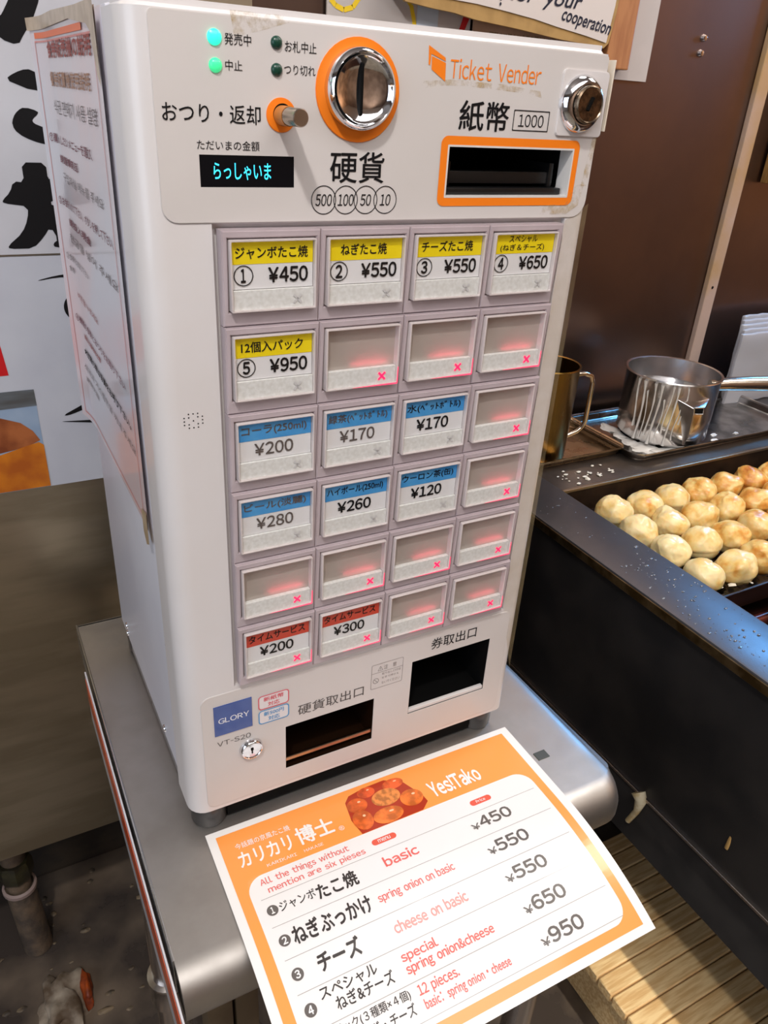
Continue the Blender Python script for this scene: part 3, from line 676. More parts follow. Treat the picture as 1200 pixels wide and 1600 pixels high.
# ================================================================== MENU BOARD
BW, BL_ = .3236, .2314
s0, kap, ba, bx0, by0, bz0 = .0956, 3.177, -.00731, .00959, -.00197, -.0215
def bend(bm, layer=0.0):
    for v in bm.verts:
        u, s = v.co.x, -v.co.y; h = layer + v.co.z
        if s <= s0: d, z, th = s, 0, 0
        else:
            th = kap * (s - s0); d = s0 + math.sin(th) / kap; z = -(1 - math.cos(th)) / kap
        d += h * math.sin(th) * -1 * 0 + h * math.sin(th); z += h * math.cos(th)
        x = bx0 + u * math.cos(ba) + d * math.sin(ba); y = by0 + u * math.sin(ba) - d * math.cos(ba)
        v.co = Vector((x - .17, y + .11, z + .0015))
    return bm
def cuts(bm):
    for k in range(1, 24):
        bmesh.ops.bisect_plane(bm, geom=bm.verts[:] + bm.edges[:] + bm.faces[:], plane_co=(0, -.0913 - .006 * k, 0), plane_no=(0, 1, 0))
    return bm
t = MB_ = empty('menu_board', 'laminated orange and white takoyaki price menu drooping over the table front', 'menu', (.17, -.11, bz0 - .0015 + .0))
def art(name, bm, lay, m, parent=None, label=None):
    if isinstance(bm, Words):
        for q in bm.l: obj(name, bend(cuts(q), lay * .00012 + .0012), m, parent or MB_, label=label)
        return
    return obj(name, bend(cuts(bm), lay * .00012 + .0012), m, parent or MB_, label=label)
bmm = bmesh.new(); bmm = box(0, BW, -BL_, 0, 0, .0011); cuts(bmm)
obj('laminated_sheet', bend(bmm, 0), mat('laminate_paper_white', (236, 234, 232), .28, coat=.5), t)
prt = lambda n, c: mat(n, c, .32, coat=.5)
or2 = prt('menu_orange', (250, 158, 76))
art('orange_border', S_poly(rr(.0075, .3145, -.2245, -.0065, .0005, 2)), 1, or2)
art('white_panel', S_poly(rr(.0165, .3055, -.2165, -.0575, .016, 8)), 2, prt('menu_white', (236, 233, 231)))
b = Words()
for z in (80, 106, 133.5, 159.5, 186, 212): b.add(S_poly(mm([(23.5, -z - .22), (301, -z - .22), (301, -z + .22), (23.5, -z + .22)])))
art('ruled_lines', b, 3, prt('rule_grey', (160, 156, 152)))
# picture of the dumplings: flat printed discs
ph = art('food_picture', S_poly(mm([(p[0], p[1]) for p in [(127, -20), (133, -14), (150, -11), (172, -10.5), (188, -20), (198, -42), (199, -50), (190, -57), (127, -57.3), (124, -40)]])), 3, prt('photo_red', (176, 52, 22)))
for k, (u, v, ra, rb, c) in enumerate([(136, -27, 10, 8, (224, 96, 30)), (150, -17, 9, 6, (218, 84, 34)), (178, -18, 11, 6, (222, 92, 40)), (165, -29.5, 14.5, 9.5, (222, 132, 62)), (187, -40, 11.5, 9.5, (236, 116, 40)), (134, -44, 9.5, 11, (230, 104, 40)), (158, -48.5, 15, 8.6, (238, 120, 46))]):
    pts = [(p[0], p[1]) for p in circ(u, v, ra, rb, 32)]
    m = mat('dumpling_print_%d' % k, tuple(min(255, int(q * 1.04 + 8)) for q in c), .35, rgb2=tuple(int(q * .82) for q in c), nscale=220 if k == 3 else 90, coat=.5)
    o = bend(S_poly(mm([(a, max(-57.2, b_)) for a, b_ in pts])), .0012 + .00012 * (4 + k * .3)); obj('picture_disc', o, m, ph)
    if k != 3: obj('picture_highlight', bend(S_poly(mm(circ(u + ra * .3, v + rb * .35, ra * .16, rb * .12, 14))), .0012 + .00012 * (6.5)), prt('photo_hi', (250, 200, 160)), ph)
b = Words()
b.T('今話題の京風たこ焼', 20, 70, -26, -20, bold=.006)
b.T('カリカリ', 19, 66, -45, -30, bold=.02); b.T('博士', 72, 107, -45, -27, bold=.02)
b.T('KARIKARI', 39, 66, -53, -50); b.T('HAKASE', 73, 91, -53, -50); b.T('®', 110, 115, -46, -41)
b.T('Yes!Tako', 207, 262, -49, -31, bold=.03)
art('white_lettering', b, 4, prt('print_white', (240, 238, 236)))
b = Words(); b.T('All the things without', 28, 109, -69.5, -61.5, bold=.012); b.T('mention are six pieses', 32, 121, -78, -70.5, bold=.012)
b.T('basic', 131, 164, -96, -86.5, bold=.02); b.T('spring onion on basic', 111, 184.5, -124.5, -115, bold=.012); b.T('cheese on basic', 112, 181, -150, -141, bold=.035)
b.T('special', 107, 139.5, -172.5, -163.5, bold=.018); b.T('spring onion&cheese', 107, 188, -182, -172.5, bold=.018)
b.T('12 pieces.', 109, 145, -198, -188.5, bold=.014); b.T('basic：spring onion・cheese', 110, 188.5, -208, -199, bold=.012)
art('red_lettering', b, 4, prt('print_red', (230, 104, 96)))
b = Words().add(S_poly(rr(.130, .154, -.073, -.067, .003))).add(S_poly(rr(.2335, .2565, -.0735, -.0675, .003))); art('red_pill', b, 4, prt('pill_red', (228, 92, 70)))
b = Words().T('menu', 136, 148, -71.6, -68.4, bold=.01); b.T('Price', 240, 250, -72, -68.8, bold=.01); art('pill_lettering', b, 5, prt('print_white', (240, 238, 236)))
b = Words()
b.T('ジャンボ', 35, 66, -96.5, -87.5, bold=.01); b.T('たこ焼', 67.5, 103.5, -100, -86, bold=.025)
b.T('ねぎぶっかけ', 36, 104, -126, -111, bold=.025); b.T('チーズ', 46, 81.5, -152, -138, bold=.03)
b.T('スペシャル', 39, 86, -170, -161.5, bold=.012); b.T('ねぎ&チーズ', 48, 96, -180.5, -171, bold=.012)
b.T('５パック(３種類×４個)', 34, 102, -196, -188, bold=.008); b.T('ねぎ・チーズ', 58, 102, -206, -197.5, bold=.012)
art('dark_lettering', b, 4, prt('print_black', (52, 46, 44)))
b = Words()
for k, (v, pr_) in enumerate(((96.5, '450'), (123.5, '550'), (151, '550'), (179, '650'), (205.5, '950'))):
    b.T('¥', 220.5, 228.5, -v - .5, -v + 5.5, bold=.02); b.T(pr_, 230, 264, -v - .5, -v + 10.5, bold=.026)
    if k < 5: b.add(S_poly(mm(circ(29, -[92, 119, 146, 172, 199][k], 4.7))))
art('grey_lettering', b, 4, prt('print_grey', (98, 92, 88)))
b = Words()
for k in range(5): b.T(str(k + 1), 27.2 if k else 27.6, 30.8 if k else 30.2, -[92, 119, 146, 172, 199][k] - 2.8, -[92, 119, 146, 172, 199][k] + 2.8, bold=.03)
art('number_lettering', b, 5, prt('print_white', (240, 238, 236)))
# ================================================================== POSTERS
def wall_art(name, polys, m, parent, y, loc):
    r = None
    for p in polys:
        if name == 'brush_lettering':
            q = []
            for i in range(len(p)):
                p0, p1 = p[i], p[(i + 1) % len(p)]; k = min(.28, 4 / max(.1, math.hypot(p1[0] - p0[0], p1[1] - p0[1])))
                q += [(p0[0] + (p1[0] - p0[0]) * k, p0[1] + (p1[1] - p0[1]) * k), (p1[0] + (p0[0] - p1[0]) * k, p1[1] + (p0[1] - p1[1]) * k)]
            p = q
        b = front(S_poly(mm(p)), y); xf(b, Matrix.Translation((-loc[0], -loc[1], -loc[2])))
        r = obj(name, b, m, parent)
    return r
posw = mat('poster_white', (196, 196, 202), .45, rgb2=(184, 184, 190), nscale=5)
loc = (-.15, .419, .56)
t = empty('calligraphy_poster', 'white poster with large black brush lettering above the dumpling poster', 'poster', loc)
obj('poster_sheet', xf(box(-.30, .12, .4165, .4198, .4005, .80), Matrix.Translation((.15, -.419, -.56))), posw, t)
ta = [(-19, 605), (-14, 612), (-8, 622), (0, 640), (20, 640), (16, 621), (12, 613), (7, 603), (-2, 592), (-7, 584), (-22, 588), (-30, 600)]
ko1 = [(-23, 556), (-14, 562), (-3, 566), (3, 564), (15, 559), (60, 557), (60, 547), (15, 550), (-1, 548)]
ko2 = [(-16, 531), (-10, 534), (2, 531), (1, 528), (-3, 525), (-5, 522), (-1, 519), (13, 515), (60, 513), (60, 500), (14, 502), (6, 502), (-7, 505), (-19, 511), (-23, 518), (-21, 525)]
ya = [(-20, 486), (2, 486), (2, 470), (6, 474), (14, 477), (40, 470), (40, 451), (2, 452), (2, 446), (40, 444), (40, 432), (10, 437), (30, 422), (30, 407), (0, 406), (-2, 410), (4, 414), (-2, 427), (-10, 416), (-21, 406), (-43, 406), (-44, 409), (-29, 421), (-22, 434), (-20, 446), (-42, 449), (-42, 452), (-34, 459), (-30, 469), (-20, 468)]
wall_art('brush_lettering', [ta, ko1, ko2, [(10, 548), (10, 543), (30, 538), (30, 550)], ya], ink, t, .4162, loc)
loc = (-.15, .419, .26)
t = empty('dumpling_poster', 'white poster with brush strokes and a photo of dumplings, lower of the two', 'poster', loc)
obj('poster_sheet', xf(box(-.30, .12, .4172, .4198, .139, .398), Matrix.Translation((.15, -.419, -.26))), mat('poster_white_b', (192, 194, 202), .4, rgb2=(182, 184, 194), nscale=7), t)
wall_art('brush_lettering', [[(-22, 374), (-4, 378), (15, 380), (60, 380), (60, 376), (-4, 376), (-20, 373.5)], circ(17, 344, 17, 16), [(-17, 224), (-4, 230), (13, 238), (40, 242), (14, 231), (-1, 226), (-12, 223)],
    [(-20, 217), (14, 214.5), (60, 214), (60, 211), (14, 211), (-17, 216)], [(9, 265), (30, 268), (30, 258), (13, 261)]], ink, t, .4169, loc)
wall_art('red_block', [[(-230, 330), (-70, 330), (-65, 276), (-230, 276)]], mat('poster_red', (196, 20, 26), .4), t, .4169, loc)
pp = wall_art('food_picture', [[(-230, 258), (-43, 258), (-42, 140), (-230, 140)]], mat('photo_sky', (128, 150, 178), .35, rgb2=(150, 168, 190), nscale=12), t, .4169, loc)
wall_art('picture_band', [[(-230, 258), (-43, 258), (-42.5, 239), (-230, 236)]], mat('photo_grey', (104, 110, 116), .35, rgb2=(80, 80, 80), nscale=30, aniso=(.3, 1, 2)), pp, .4167, loc)
wall_art('picture_dumpling', [[(-230, 200), (-200, 222), (-120, 230), (-81, 229), (-62, 221), (-51, 210), (-45, 198), (-60, 192), (-88, 188), (-230, 180)]], mat('photo_brown', (168, 96, 52), .35, rgb2=(120, 58, 28), nscale=26), pp, .4165, loc)
wall_art('picture_dumpling', [[(-230, 186), (-88, 186), (-60, 193), (-47, 196), (-42.2, 192), (-42, 140), (-230, 140)]], mat('photo_orange', (206, 120, 24), .35, rgb2=(168, 84, 20), nscale=20), pp, .4163, loc)
# ================================================================== SIGNS BEHIND THE MACHINE
loc = (.48, .60, .74)
def plane_thing(name, pts, m, parent, y, loc, thick=None):
    if thick:
        return obj(name, xf(extrude_sheet(mm(pts), y, y + thick), Matrix.Translation((-loc[0], -loc[1], -loc[2]))), m, parent)
    return wall_art(name, [pts], m, parent, y, loc)
loc = (.52, .612, .75)
t = empty('back_poster', 'white poster with yellow scrawls and red corner behind the ticket machine', 'poster', loc)
plane_thing('poster_sheet', [(388, 520), (610, 520), (610, 900), (388, 900)], mat('poster_cream', (206, 200, 196), .5, rgb2=(190, 184, 182), nscale=8), t, .612, loc, .003)
b = bmesh.new()
for arc in ([(393, 668), (400, 662), (412, 658), (425, 662), (436, 676), (440, 700)], [(480, 690), (500, 684), (512, 672), (518, 655), (521, 640)], [(395, 700), (430, 720), (470, 700), (490, 684)]):
    S_line(mm(arc), .006, b)
front(b, .6115); xf(b, Matrix.Translation((-loc[0], -loc[1], -loc[2]))); obj('yellow_scrawl', b, mat('yellow_marker', (240, 205, 40), .5), t)
plane_thing('blue_patch', [(522, 560), (556, 560), (556, 680), (522, 680)], mat('pale_blue_print', (196, 212, 228), .5), t, .6113, loc)
plane_thing('red_patch', [(588, 640), (596, 640), (612, 676), (600, 676)], mat('red_print_b', (200, 30, 40), .5), t, .6110, loc)
loc = (.75, .606, .68)
t = empty('small_print_card', 'beige cardboard card with small brown print low behind the machine', 'card', loc)
plane_thing('card_sheet', [(612, 600), (852, 600), (852, 690), (612, 690)], mat('beige_card', (192, 160, 134), .6, rgb2=(178, 146, 120), nscale=20), t, .606, loc, .003)
b = T('回転まで禁止！食券を購入して下さい。', 640, 780, 643, 652, bold=.01); front(b, .6055); xf(b, Matrix.Translation((-loc[0], -loc[1], -loc[2]))); obj('card_lettering', b, mat('olive_ink', (110, 92, 50), .6), t)
loc = (.93, .600, .72)
t = empty('wooden_post', 'orange brown wooden batten hanging behind the top right of the machine', 'batten', loc)
obj('batten', xf(box(.856, .905, .595, .6185, .620, 1.2, .002), Matrix.Translation((-loc[0], -loc[1], -loc[2]))), mat('orange_wood', (178, 122, 76), .5, rgb2=(160, 104, 62), nscale=12, aniso=(8, 8, 1)), t)
loc = (.95, .610, .75)
t = empty('white_sheet', 'plain white paper sheet taped to the brown steel backdrop', 'sheet', loc)
obj('paper_sheet', xf(box(.868, .968, .6165, .6190, .607, 1.1), Matrix.Translation((-loc[0], -loc[1], -loc[2]))), mat('plain_white_paper', (196, 186, 180), .5, rgb2=(184, 174, 168), nscale=6), t)
loc = (.68, .585, .74)
t = empty('cardboard_sign', 'torn cardboard sign with handwritten white paper behind the top of the machine', 'sign', loc)
plane_thing('cardboard_sheet', [(470, 690), (483, 679), (488, 673), (530, 669), (564, 667), (600, 662), (629, 660), (674, 657), (720, 653), (756, 650), (800, 648), (838, 645), (846, 652), (852, 690), (858, 800), (470, 800)], mat('cardboard', (176, 140, 84), .7, rgb2=(158, 124, 72), nscale=30), t, .585, loc, .006)
b = bmesh.new(); ps = [(520, 800), (530, 700), (545, 682), (600, 680), (649, 676), (700, 671), (742, 665), (800, 658), (840, 652), (846, 700), (850, 800)]
S_poly(mm(ps), b); front(b, .5835); xf(b, Matrix.Translation((-loc[0], -loc[1], -loc[2]))); obj('white_paper', b, mat('notepaper', (212, 202, 196), .55), t)
b = bmesh.new(); T('for  your', 655, 782, 684, 708, bold=.012, shear=.3, bm=b); T('?', 634, 642, 682, 700, bm=b, bold=.02)
S_text('cooperation', .748, .844, .663, .684, bold=.012, shear=.25, bm=b, rot=-.12)
front(b, .5828); xf(b, Matrix.Translation((-loc[0], -loc[1], -loc[2]))); obj('handwriting', b, mat('marker_ink', (24, 26, 44), .5), t)
# ================================================================== GRIDDLE COUNTER
t = GC = empty('griddle_counter', 'black steel takoyaki griddle counter with wide rim right of the machine', 'griddle', (.95, -.1, FZ))
o_ = Matrix.Translation((-.95, .1, -FZ)); RZ = .03
blk = mat('black_painted_steel', (34, 33, 34), .38, .3, rgb2=(44, 41, 40), nscale=12, rvar=.08, bump=.1, bscale=400)
rimm = mat('black_rim_steel', (116, 116, 120), .36, .85, rgb2=(106, 106, 110), nscale=9, rvar=.06, bump=.1, bscale=500)
obj('rim', xf(box(.597, .690, -1.0, .60, RZ - .014, RZ, .003, 2), o_), rimm, t, 40)
obj('rim_edge_strip', xf(box(.5955, .5975, -1.0, .60, RZ - .016, RZ - .003, .0006, 1), o_), mat('worn_edge_steel', (170, 148, 110), .3, 1.0, rgb2=(120, 100, 66), nscale=40), t, 40)
obj('side_panel', xf(box(.605, .612, -1.0, .60, -.257, RZ - .014), o_), blk, t)
obj('lower_panel', xf(box(.6055, .612, -1.0, .60, -.350, -.259), o_), mat('black_lower_steel', (42, 41, 42), .4, .2, rgb2=(50, 48, 48), nscale=20, rvar=.1), t)
obj('panel_seam', xf(box(.601, .6058, -1.0, .60, -.2605, -.2560, .0008, 1), o_), mat('seam_steel', (190, 182, 176), .25, 1.0), t, 40)
obj('rear_strip', xf(box(.690, 1.9, .345, .60, RZ - .012, RZ - .001, .0015), o_), mat('grey_counter_steel', (104, 96, 90), .38, .8, rgb2=(88, 80, 74), nscale=20, rvar=.1), t, 40)
obj('strip_front', xf(box(.690, 1.9, .343, .3465, -.028, RZ - .003, .0008), o_), mat('brown_inner_steel', (66, 50, 38), .4, .5, rgb2=(48, 36, 28), nscale=20), t)
obj('strip_edge', xf(box(.690, 1.9, .3415, .347, RZ - .006, RZ - .0005, .001), o_), mat('worn_strip_edge', (176, 156, 132), .3, .9), t)
obj('well_floor', xf(box(.612, 1.9, -1.0, .345, -.09, -.075), o_), mat('greasy_black', (20, 14, 12), .25, .3, rgb2=(50, 26, 20), nscale=25, bump=1, bscale=60), t)
obj('inner_wall', xf(box(.684, .690, -1.0, .345, -.08, RZ - .013), o_), blk, t)
obj('end_panel', xf(box(1.9, 1.91, -1.0, .60, FZ, RZ), o_), blk, t)
obj('under_frame', xf(box(.64, 1.9, -.02, .60, -.36, -.09), o_), blackm, t)
for x, y in ((.66, .5), (1.8, .5), (1.8, -.9), (.66, -.9)): obj('leg', xf(box(x, x + .04, y, y + .04, FZ, -.09), o_), blk, t)
# griddle plate with dimples
bm = bmesh.new(); gx0, gx1, gy0, gy1 = .698, 1.56, .060, .335; nx, ny = 190, 66; PB = .0640
rowsY = [.2905, .2285, .1675, .1005]
PXS = [[(.7586, .2937), (.8190, .2885), (.8805, .2895), (.9472, .2902), (1.0099, .2912), (1.0718, .2882), (1.13, .289)],
       [(.747, .2285), (.8131, .2282), (.8772, .2272), (.9442, .230), (1.0076, .2285), (1.071, .229)],
       [(.7485, .1660), (.8148, .1665), (.8732, .1637), (.939, .1685), (1.003, .167)],
       [(.7425, .1004), (.8057, .0967), (.8655, .1031), (.930, .101)]]
DIM = []
for ri_, ry in enumerate(rowsY):
    DIM += PXS[ri_] + [(.749 + i_ * PB, ry) for i_ in range(len(PXS[ri_]), 12)]
def hgt(x, y):
    best = min(1, min(math.hypot(x - p[0], y - p[1]) for p in DIM) / .0312)
    return -.010 - .0225 * math.sqrt(max(0, 1 - best * best)) ** .6
gv = [[bm.verts.new((gx0 + (gx1 - gx0) * i / nx, gy0 + (gy1 - gy0) * j / ny, hgt(gx0 + (gx1 - gx0) * i / nx, gy0 + (gy1 - gy0) * j / ny))) for j in range(ny + 1)] for i in range(nx + 1)]
for i in range(nx):
    for j in range(ny): bm.faces.new((gv[i][j], gv[i + 1][j], gv[i + 1][j + 1], gv[i][j + 1]))
edge_ = [gv[i][0] for i in range(nx)] + [gv[nx][j] for j in range(ny)] + [gv[i][ny] for i in range(nx, 0, -1)] + [gv[0][j] for j in range(ny, 0, -1)]
low_ = [bm.verts.new((v.co.x, v.co.y, -.0345)) for v in edge_]
for k in range(len(edge_)): bm.faces.new((edge_[k], low_[k], low_[(k + 1) % len(low_)], edge_[(k + 1) % len(low_)]))
bm.faces.new(low_[::-1])
obj('griddle_plate', xf(bm, o_), mat('seasoned_iron', (30, 24, 22), .28, .6, rgb2=(48, 36, 30), nscale=40, rvar=.1, bump=.4, bscale=300), t, 50)
obj('plate_rim', xf(box(gx0 - .002, gx1, gy0 - .004, gy0, -.032, -.004, .001), o_), mat('seasoned_rim', (44, 28, 24), .3, .5), t)
# burner below the front of the plate
b = bmesh.new()
for y in (.035, .005, -.035): tube([(.70, y, -.045), (1.5, y, -.045)], .009, 12, b)
obj('burner_pipe', xf(b, o_), mat('greasy_pipe', (96, 46, 40), .22, .6, rgb2=(40, 20, 18), nscale=30), t, 40)
# crumbs and droplets on the rim and strip
def crumbs(name, lab, pts, m, cat='crumbs'):
    b = bmesh.new()
    for x, y, z, r, e in pts: join(b, blob(x, y, z, r * e, r, r * .55, x * 90 + y * 50, 1, .5))
    return tag(obj(name, b, m, sm=60, kind='stuff'), lab, cat)
rnd = random.Random(3)
pts = [(rnd.uniform(.606, .68), rnd.uniform(-.10, .14), RZ + .0003, rnd.choice([.0007, .0009, .0012, .0018]), rnd.choice([1, 1.5])) for _ in range(130)] + [(rnd.uniform(.606, .68), rnd.uniform(.1, .34), RZ + .0003, rnd.choice([.0008, .0012]), 1.3) for _ in range(18)] + \
      [(.648, .305, RZ, .0025, 1.4), (.672, .165, RZ, .003, 1.5), (.66, .15, RZ, .0017, 1), (.674, .045, RZ, .0022, 2), (.676, .085, RZ, .002, 1.3)]
crumbs('rim_droplets', 'tiny water droplets and batter specks on the black counter rim', pts, mat('droplet_grey', (104, 108, 116), .15, coat=.6), 'droplets')
pts = [(rnd.uniform(.71, .84), rnd.uniform(.352, .40), RZ + .0005, rnd.choice([.0016, .0022, .003]), rnd.choice([1, 1.6])) for _ in range(26)] + [(.757, .362, RZ, .006, .8), (.785, .366, RZ, .005, .8)]
crumbs('batter_crumbs', 'white tempura batter crumbs on the grey strip in front of the trays', pts, mat('white_crumb', (226, 220, 206), .5))
pts = [(rnd.uniform(.76, 1.2), rnd.uniform(.07, .12), -.009, rnd.choice([.002, .0028, .0036]), rnd.choice([1, 1.6])) for _ in range(26)] + [(.80, .135, -.008, .004, 1.3), (.775, .075, -.006, .005, 1.4)]
crumbs('plate_crumbs', 'white batter crumbs between the dumplings on the iron plate', pts, mat('white_crumb', (226, 220, 206), .5))
# glue drip on the seam
tag(obj('glue_drip', tube([(.6005, .002, -.2545), (.599, -.006, -.262), (.5995, -.004, -.285), (.5985, .004, -.312)], [.010, .008, .0045, .004], 12), mat('beige_glue', (196, 186, 160), .45, rgb2=(170, 150, 110), nscale=80), sm=50), 'beige dried batter drip hanging from the bright seam of the black panel', 'drip')
tag(obj('batter_streak', xf(blob(0, 0, 0, .0012, .0025, .018, 2.2, 2, .4), Matrix.Translation((.6048, -.130, -.215))), mat('ochre_crust', (150, 118, 70), .6), sm=50), 'small ochre dried streak on the black side panel', 'drip')
# ------------------------------------------------------------------ takoyaki balls
ball_m = bpy.data.materials.new('dumpling_crust'); ball_m.use_nodes = True
nt = ball_m.node_tree; N = nt.nodes; L = nt.links; bs = N['Principled BSDF']
bs.inputs['Roughness'].default_value = .36; bs.inputs['Subsurface Weight'].default_value = .3; bs.inputs['Subsurface Scale'].default_value = .006; bs.inputs['Coat Weight'].default_value = .2
tc = N.new('ShaderNodeTexCoord'); oi = N.new('ShaderNodeObjectInfo'); ad = N.new('ShaderNodeVectorMath'); ml = N.new('ShaderNodeMath'); ml.operation = 'MULTIPLY'; ml.inputs[1].default_value = 9
cx = N.new('ShaderNodeCombineXYZ'); L.new(oi.outputs['Random'], ml.inputs[0]); L.new(ml.outputs[0], cx.inputs[0]); L.new(ml.outputs[0], cx.inputs[1]); L.new(tc.outputs['Object'], ad.inputs[0]); L.new(cx.outputs[0], ad.inputs[1])
n1 = N.new('ShaderNodeTexNoise'); n1.inputs['Scale'].default_value = 46; n1.inputs['Detail'].default_value = 7; L.new(ad.outputs[0], n1.inputs['Vector'])
at = N.new('ShaderNodeAttribute'); at.attribute_type = 'OBJECT'; at.attribute_name = 'browning'
a2 = N.new('ShaderNodeMath'); a2.operation = 'ADD'; L.new(n1.outputs['Fac'], a2.inputs[0]); L.new(at.outputs['Fac'], a2.inputs[1])
cr = N.new('ShaderNodeValToRGB'); L.new(a2.outputs[0], cr.inputs[0]); el = cr.color_ramp.elements
el[0].position = .42; el[0].color = (*lin((246, 224, 168)), 1); el[1].position = .95; el[1].color = (*lin((176, 96, 30)), 1)
e = cr.color_ramp.elements.new(.60); e.color = (*lin((240, 204, 128)), 1); e = cr.color_ramp.elements.new(.74); e.color = (*lin((222, 160, 74)), 1)
L.new(cr.outputs[0], bs.inputs['Base Color'])
n2 = N.new('ShaderNodeTexNoise'); n2.inputs['Scale'].default_value = 120; n2.inputs['Detail'].default_value = 4; L.new(ad.outputs[0], n2.inputs['Vector'])
bp_ = N.new('ShaderNodeBump'); bp_.inputs['Strength'].default_value = .22; bp_.inputs['Distance'].default_value = .002; L.new(n2.outputs['Fac'], bp_.inputs['Height']); L.new(bp_.outputs[0], bs.inputs['Normal'])
ball_me = []
for k in range(6):
    bm = bmesh.new(); bmesh.ops.create_icosphere(bm, subdivisions=5, radius=1)
    tip = Vector((math.cos(k * 2.2), math.sin(k * 2.2) * .6, .75)).normalized()
    for v in bm.verts:
        d = v.co.normalized()
        n = .16 * noise.noise(d * 1.2 + Vector((k * 5, 1, 2))) + .030 * noise.noise(d * 3.2 + Vector((k, 7, 3))) + .010 * noise.noise(d * 8 + Vector((k, 3, 9)))
        a = d.dot(tip); n += (.10 + .06 * (k % 3)) * max(0, (a - .78) / .22) ** 2.2 if a > .78 else 0
        ridge = abs(d.cross(tip).x + .3 * noise.noise(d * 2 + Vector((k, 0, 0)))); n += .045 * max(0, 1 - ridge / .12)
        q = Vector((d.x, d.y, d.z * .90)) * (1 + n) * .0292
        rxy = math.hypot(q.x, q.y)
        if rxy > .0292: q.x *= (.0292 + (rxy - .0292) * .25) / rxy; q.y *= (.0292 + (rxy - .0292) * .25) / rxy
        if q.z < -.004:
            k_ = min(1, (-.004 - q.z) / .006); m_ = .0272 / max(q.length, 1e-6)
            if m_ < 1: q = q * (1 + (m_ - 1) * k_)
        v.co = q
    me = bpy.data.meshes.new('takoyaki_ball'); bm.to_mesh(me); bm.free(); me.materials.append(ball_m); me.shade_smooth(); ball_me.append(me)
ordn = ['first', 'second', 'third', 'fourth', 'fifth', 'sixth', 'seventh', 'eighth', 'ninth']
rown = ['back row', 'second row from the back', 'third row from the back', 'front row']
kk = 0
for ri, row in enumerate(PXS):
    for ci_, (x, y) in enumerate(row):
        o = bpy.data.objects.new('takoyaki_ball', ball_me[(kk * 5 + ri) % 6]); COL.objects.link(o)
        o.location = (x, y, .0015); rot = random.uniform(0, 6.28); o.rotation_euler = (random.uniform(-.3, .3), random.uniform(-.3, .3), rot)
        s = random.uniform(.96, 1.0); o.scale = (s * 1.02, s, s)
        br = min(.24, -.06 + .055 * ci_ + random.uniform(-.02, .05)) + (.03 if ri in (3,) else 0)
        if (ri, ci_) == (2, 0): br = -.12
        if (ri, ci_) == (1, 0): br = -.05
        if (ri, ci_) in ((1, 4), (0, 6)): br = .22
        o['browning'] = br
        tone = 'pale cream' if br < .0 else ('light golden' if br < .12 else 'golden brown')
        tag(o, '%s takoyaki ball, %s from left in the %s' % (tone, ordn[ci_], rown[ri]), 'takoyaki', 'takoyaki balls on the griddle'); kk += 1
# ------------------------------------------------------------------ trays, pan, mug
trm = mat('tray_steel', (184, 180, 176), .22, 1.0, rgb2=(120, 114, 106), nscale=18, rvar=.08)
def tray(name, lab, x0, x1, y0, y1, h, r, loc, m):
    bm = bmesh.new(); out = []
    zb = 0
    for (ins, z) in ((0, h), (.004, h - .001), (.008, zb + .004), (.013, zb + .001), (.02, zb + .001)):
        out.append([bm.verts.new((*p, z)) for p in rr(x0 + ins, x1 - ins, y0 + ins, y1 - ins, max(r - ins, .004), 6)])
    out2 = [[bm.verts.new((*p, z)) for p in rr(x0 + ins, x1 - ins, y0 + ins, y1 - ins, max(r - ins, .004), 6)] for (ins, z) in ((.0, h - .0022), (.0065, h - .003), (.0105, zb), (.02, zb))]
    n = len(out[0]); seq = out[::-1] + out2
    for A, B in zip(seq, seq[1:]):
        for k in range(n): bm.faces.new((A[k], A[(k + 1) % n], B[(k + 1) % n], B[k]))
    bm.faces.new(out[-1]); bm.faces.new(out2[-1][::-1]); bmesh.ops.recalc_face_normals(bm, faces=bm.faces)
    o = obj(name, bm, m, sm=50); o.location = loc; return tag(o, lab, 'tray')
tray('steel_tray', 'wide shallow steel tray under the saucepan, splashed with white batter', -.20, .26, -.095, .105, .016, .03, (1.075, .468, RZ), trm)
bigtray_rot = None
tray('small_tray', 'small steel tray under the metal jug, partly behind the machine', -.13, .085, -.04, .135, .016, .018, (.805, .452, RZ), mat('small_tray_steel', (190, 168, 138), .3, 1.0, rvar=.1))
# saucepan
PC = Vector((1.022, .464, RZ + .002)); pr_, ph_ = .083, .120
panm = mat('polished_pan', (222, 220, 220), .2, 1.0, rgb2=(206, 202, 200), nscale=12, rvar=.06, aniso=(1, 1, .3))
t = empty('saucepan', 'polished steel saucepan with spout and long handle, streaked with batter', 'saucepan', PC)
bm = lathe([(0, .001), (.068, .001), (.074, .003), (pr_ - .002, .010), (pr_ - .001, .05), (pr_, ph_), (pr_ + .003, ph_ + .002), (pr_ + .002, ph_ + .004), (pr_ - .002, ph_ + .003), (pr_ - .004, .012), (.07, .006), (0, .006)], 96)
sa = math.radians(-107)   # spout direction
for v in bm.verts:
    a = math.atan2(v.co.y, v.co.x); d = (a - sa + math.pi) % (2 * math.pi) - math.pi; r = math.hypot(v.co.x, v.co.y)
    if r > .06 and v.co.z > .02:
        k = 0
obj('pan_body', bm, panm, t, 60)
obj('handle', tube([(.076 * .9, -.03, .097), (.10, -.042, .100), (.14, -.062, .103), (.30, -.14, .112)], [.010, .012, .0135, .015], 16), mat('handle_steel', (205, 192, 176), .18, 1.0), t, 60)
def PP(a, r, z): return (math.cos(sa + a) * r, math.sin(sa + a) * r, z)
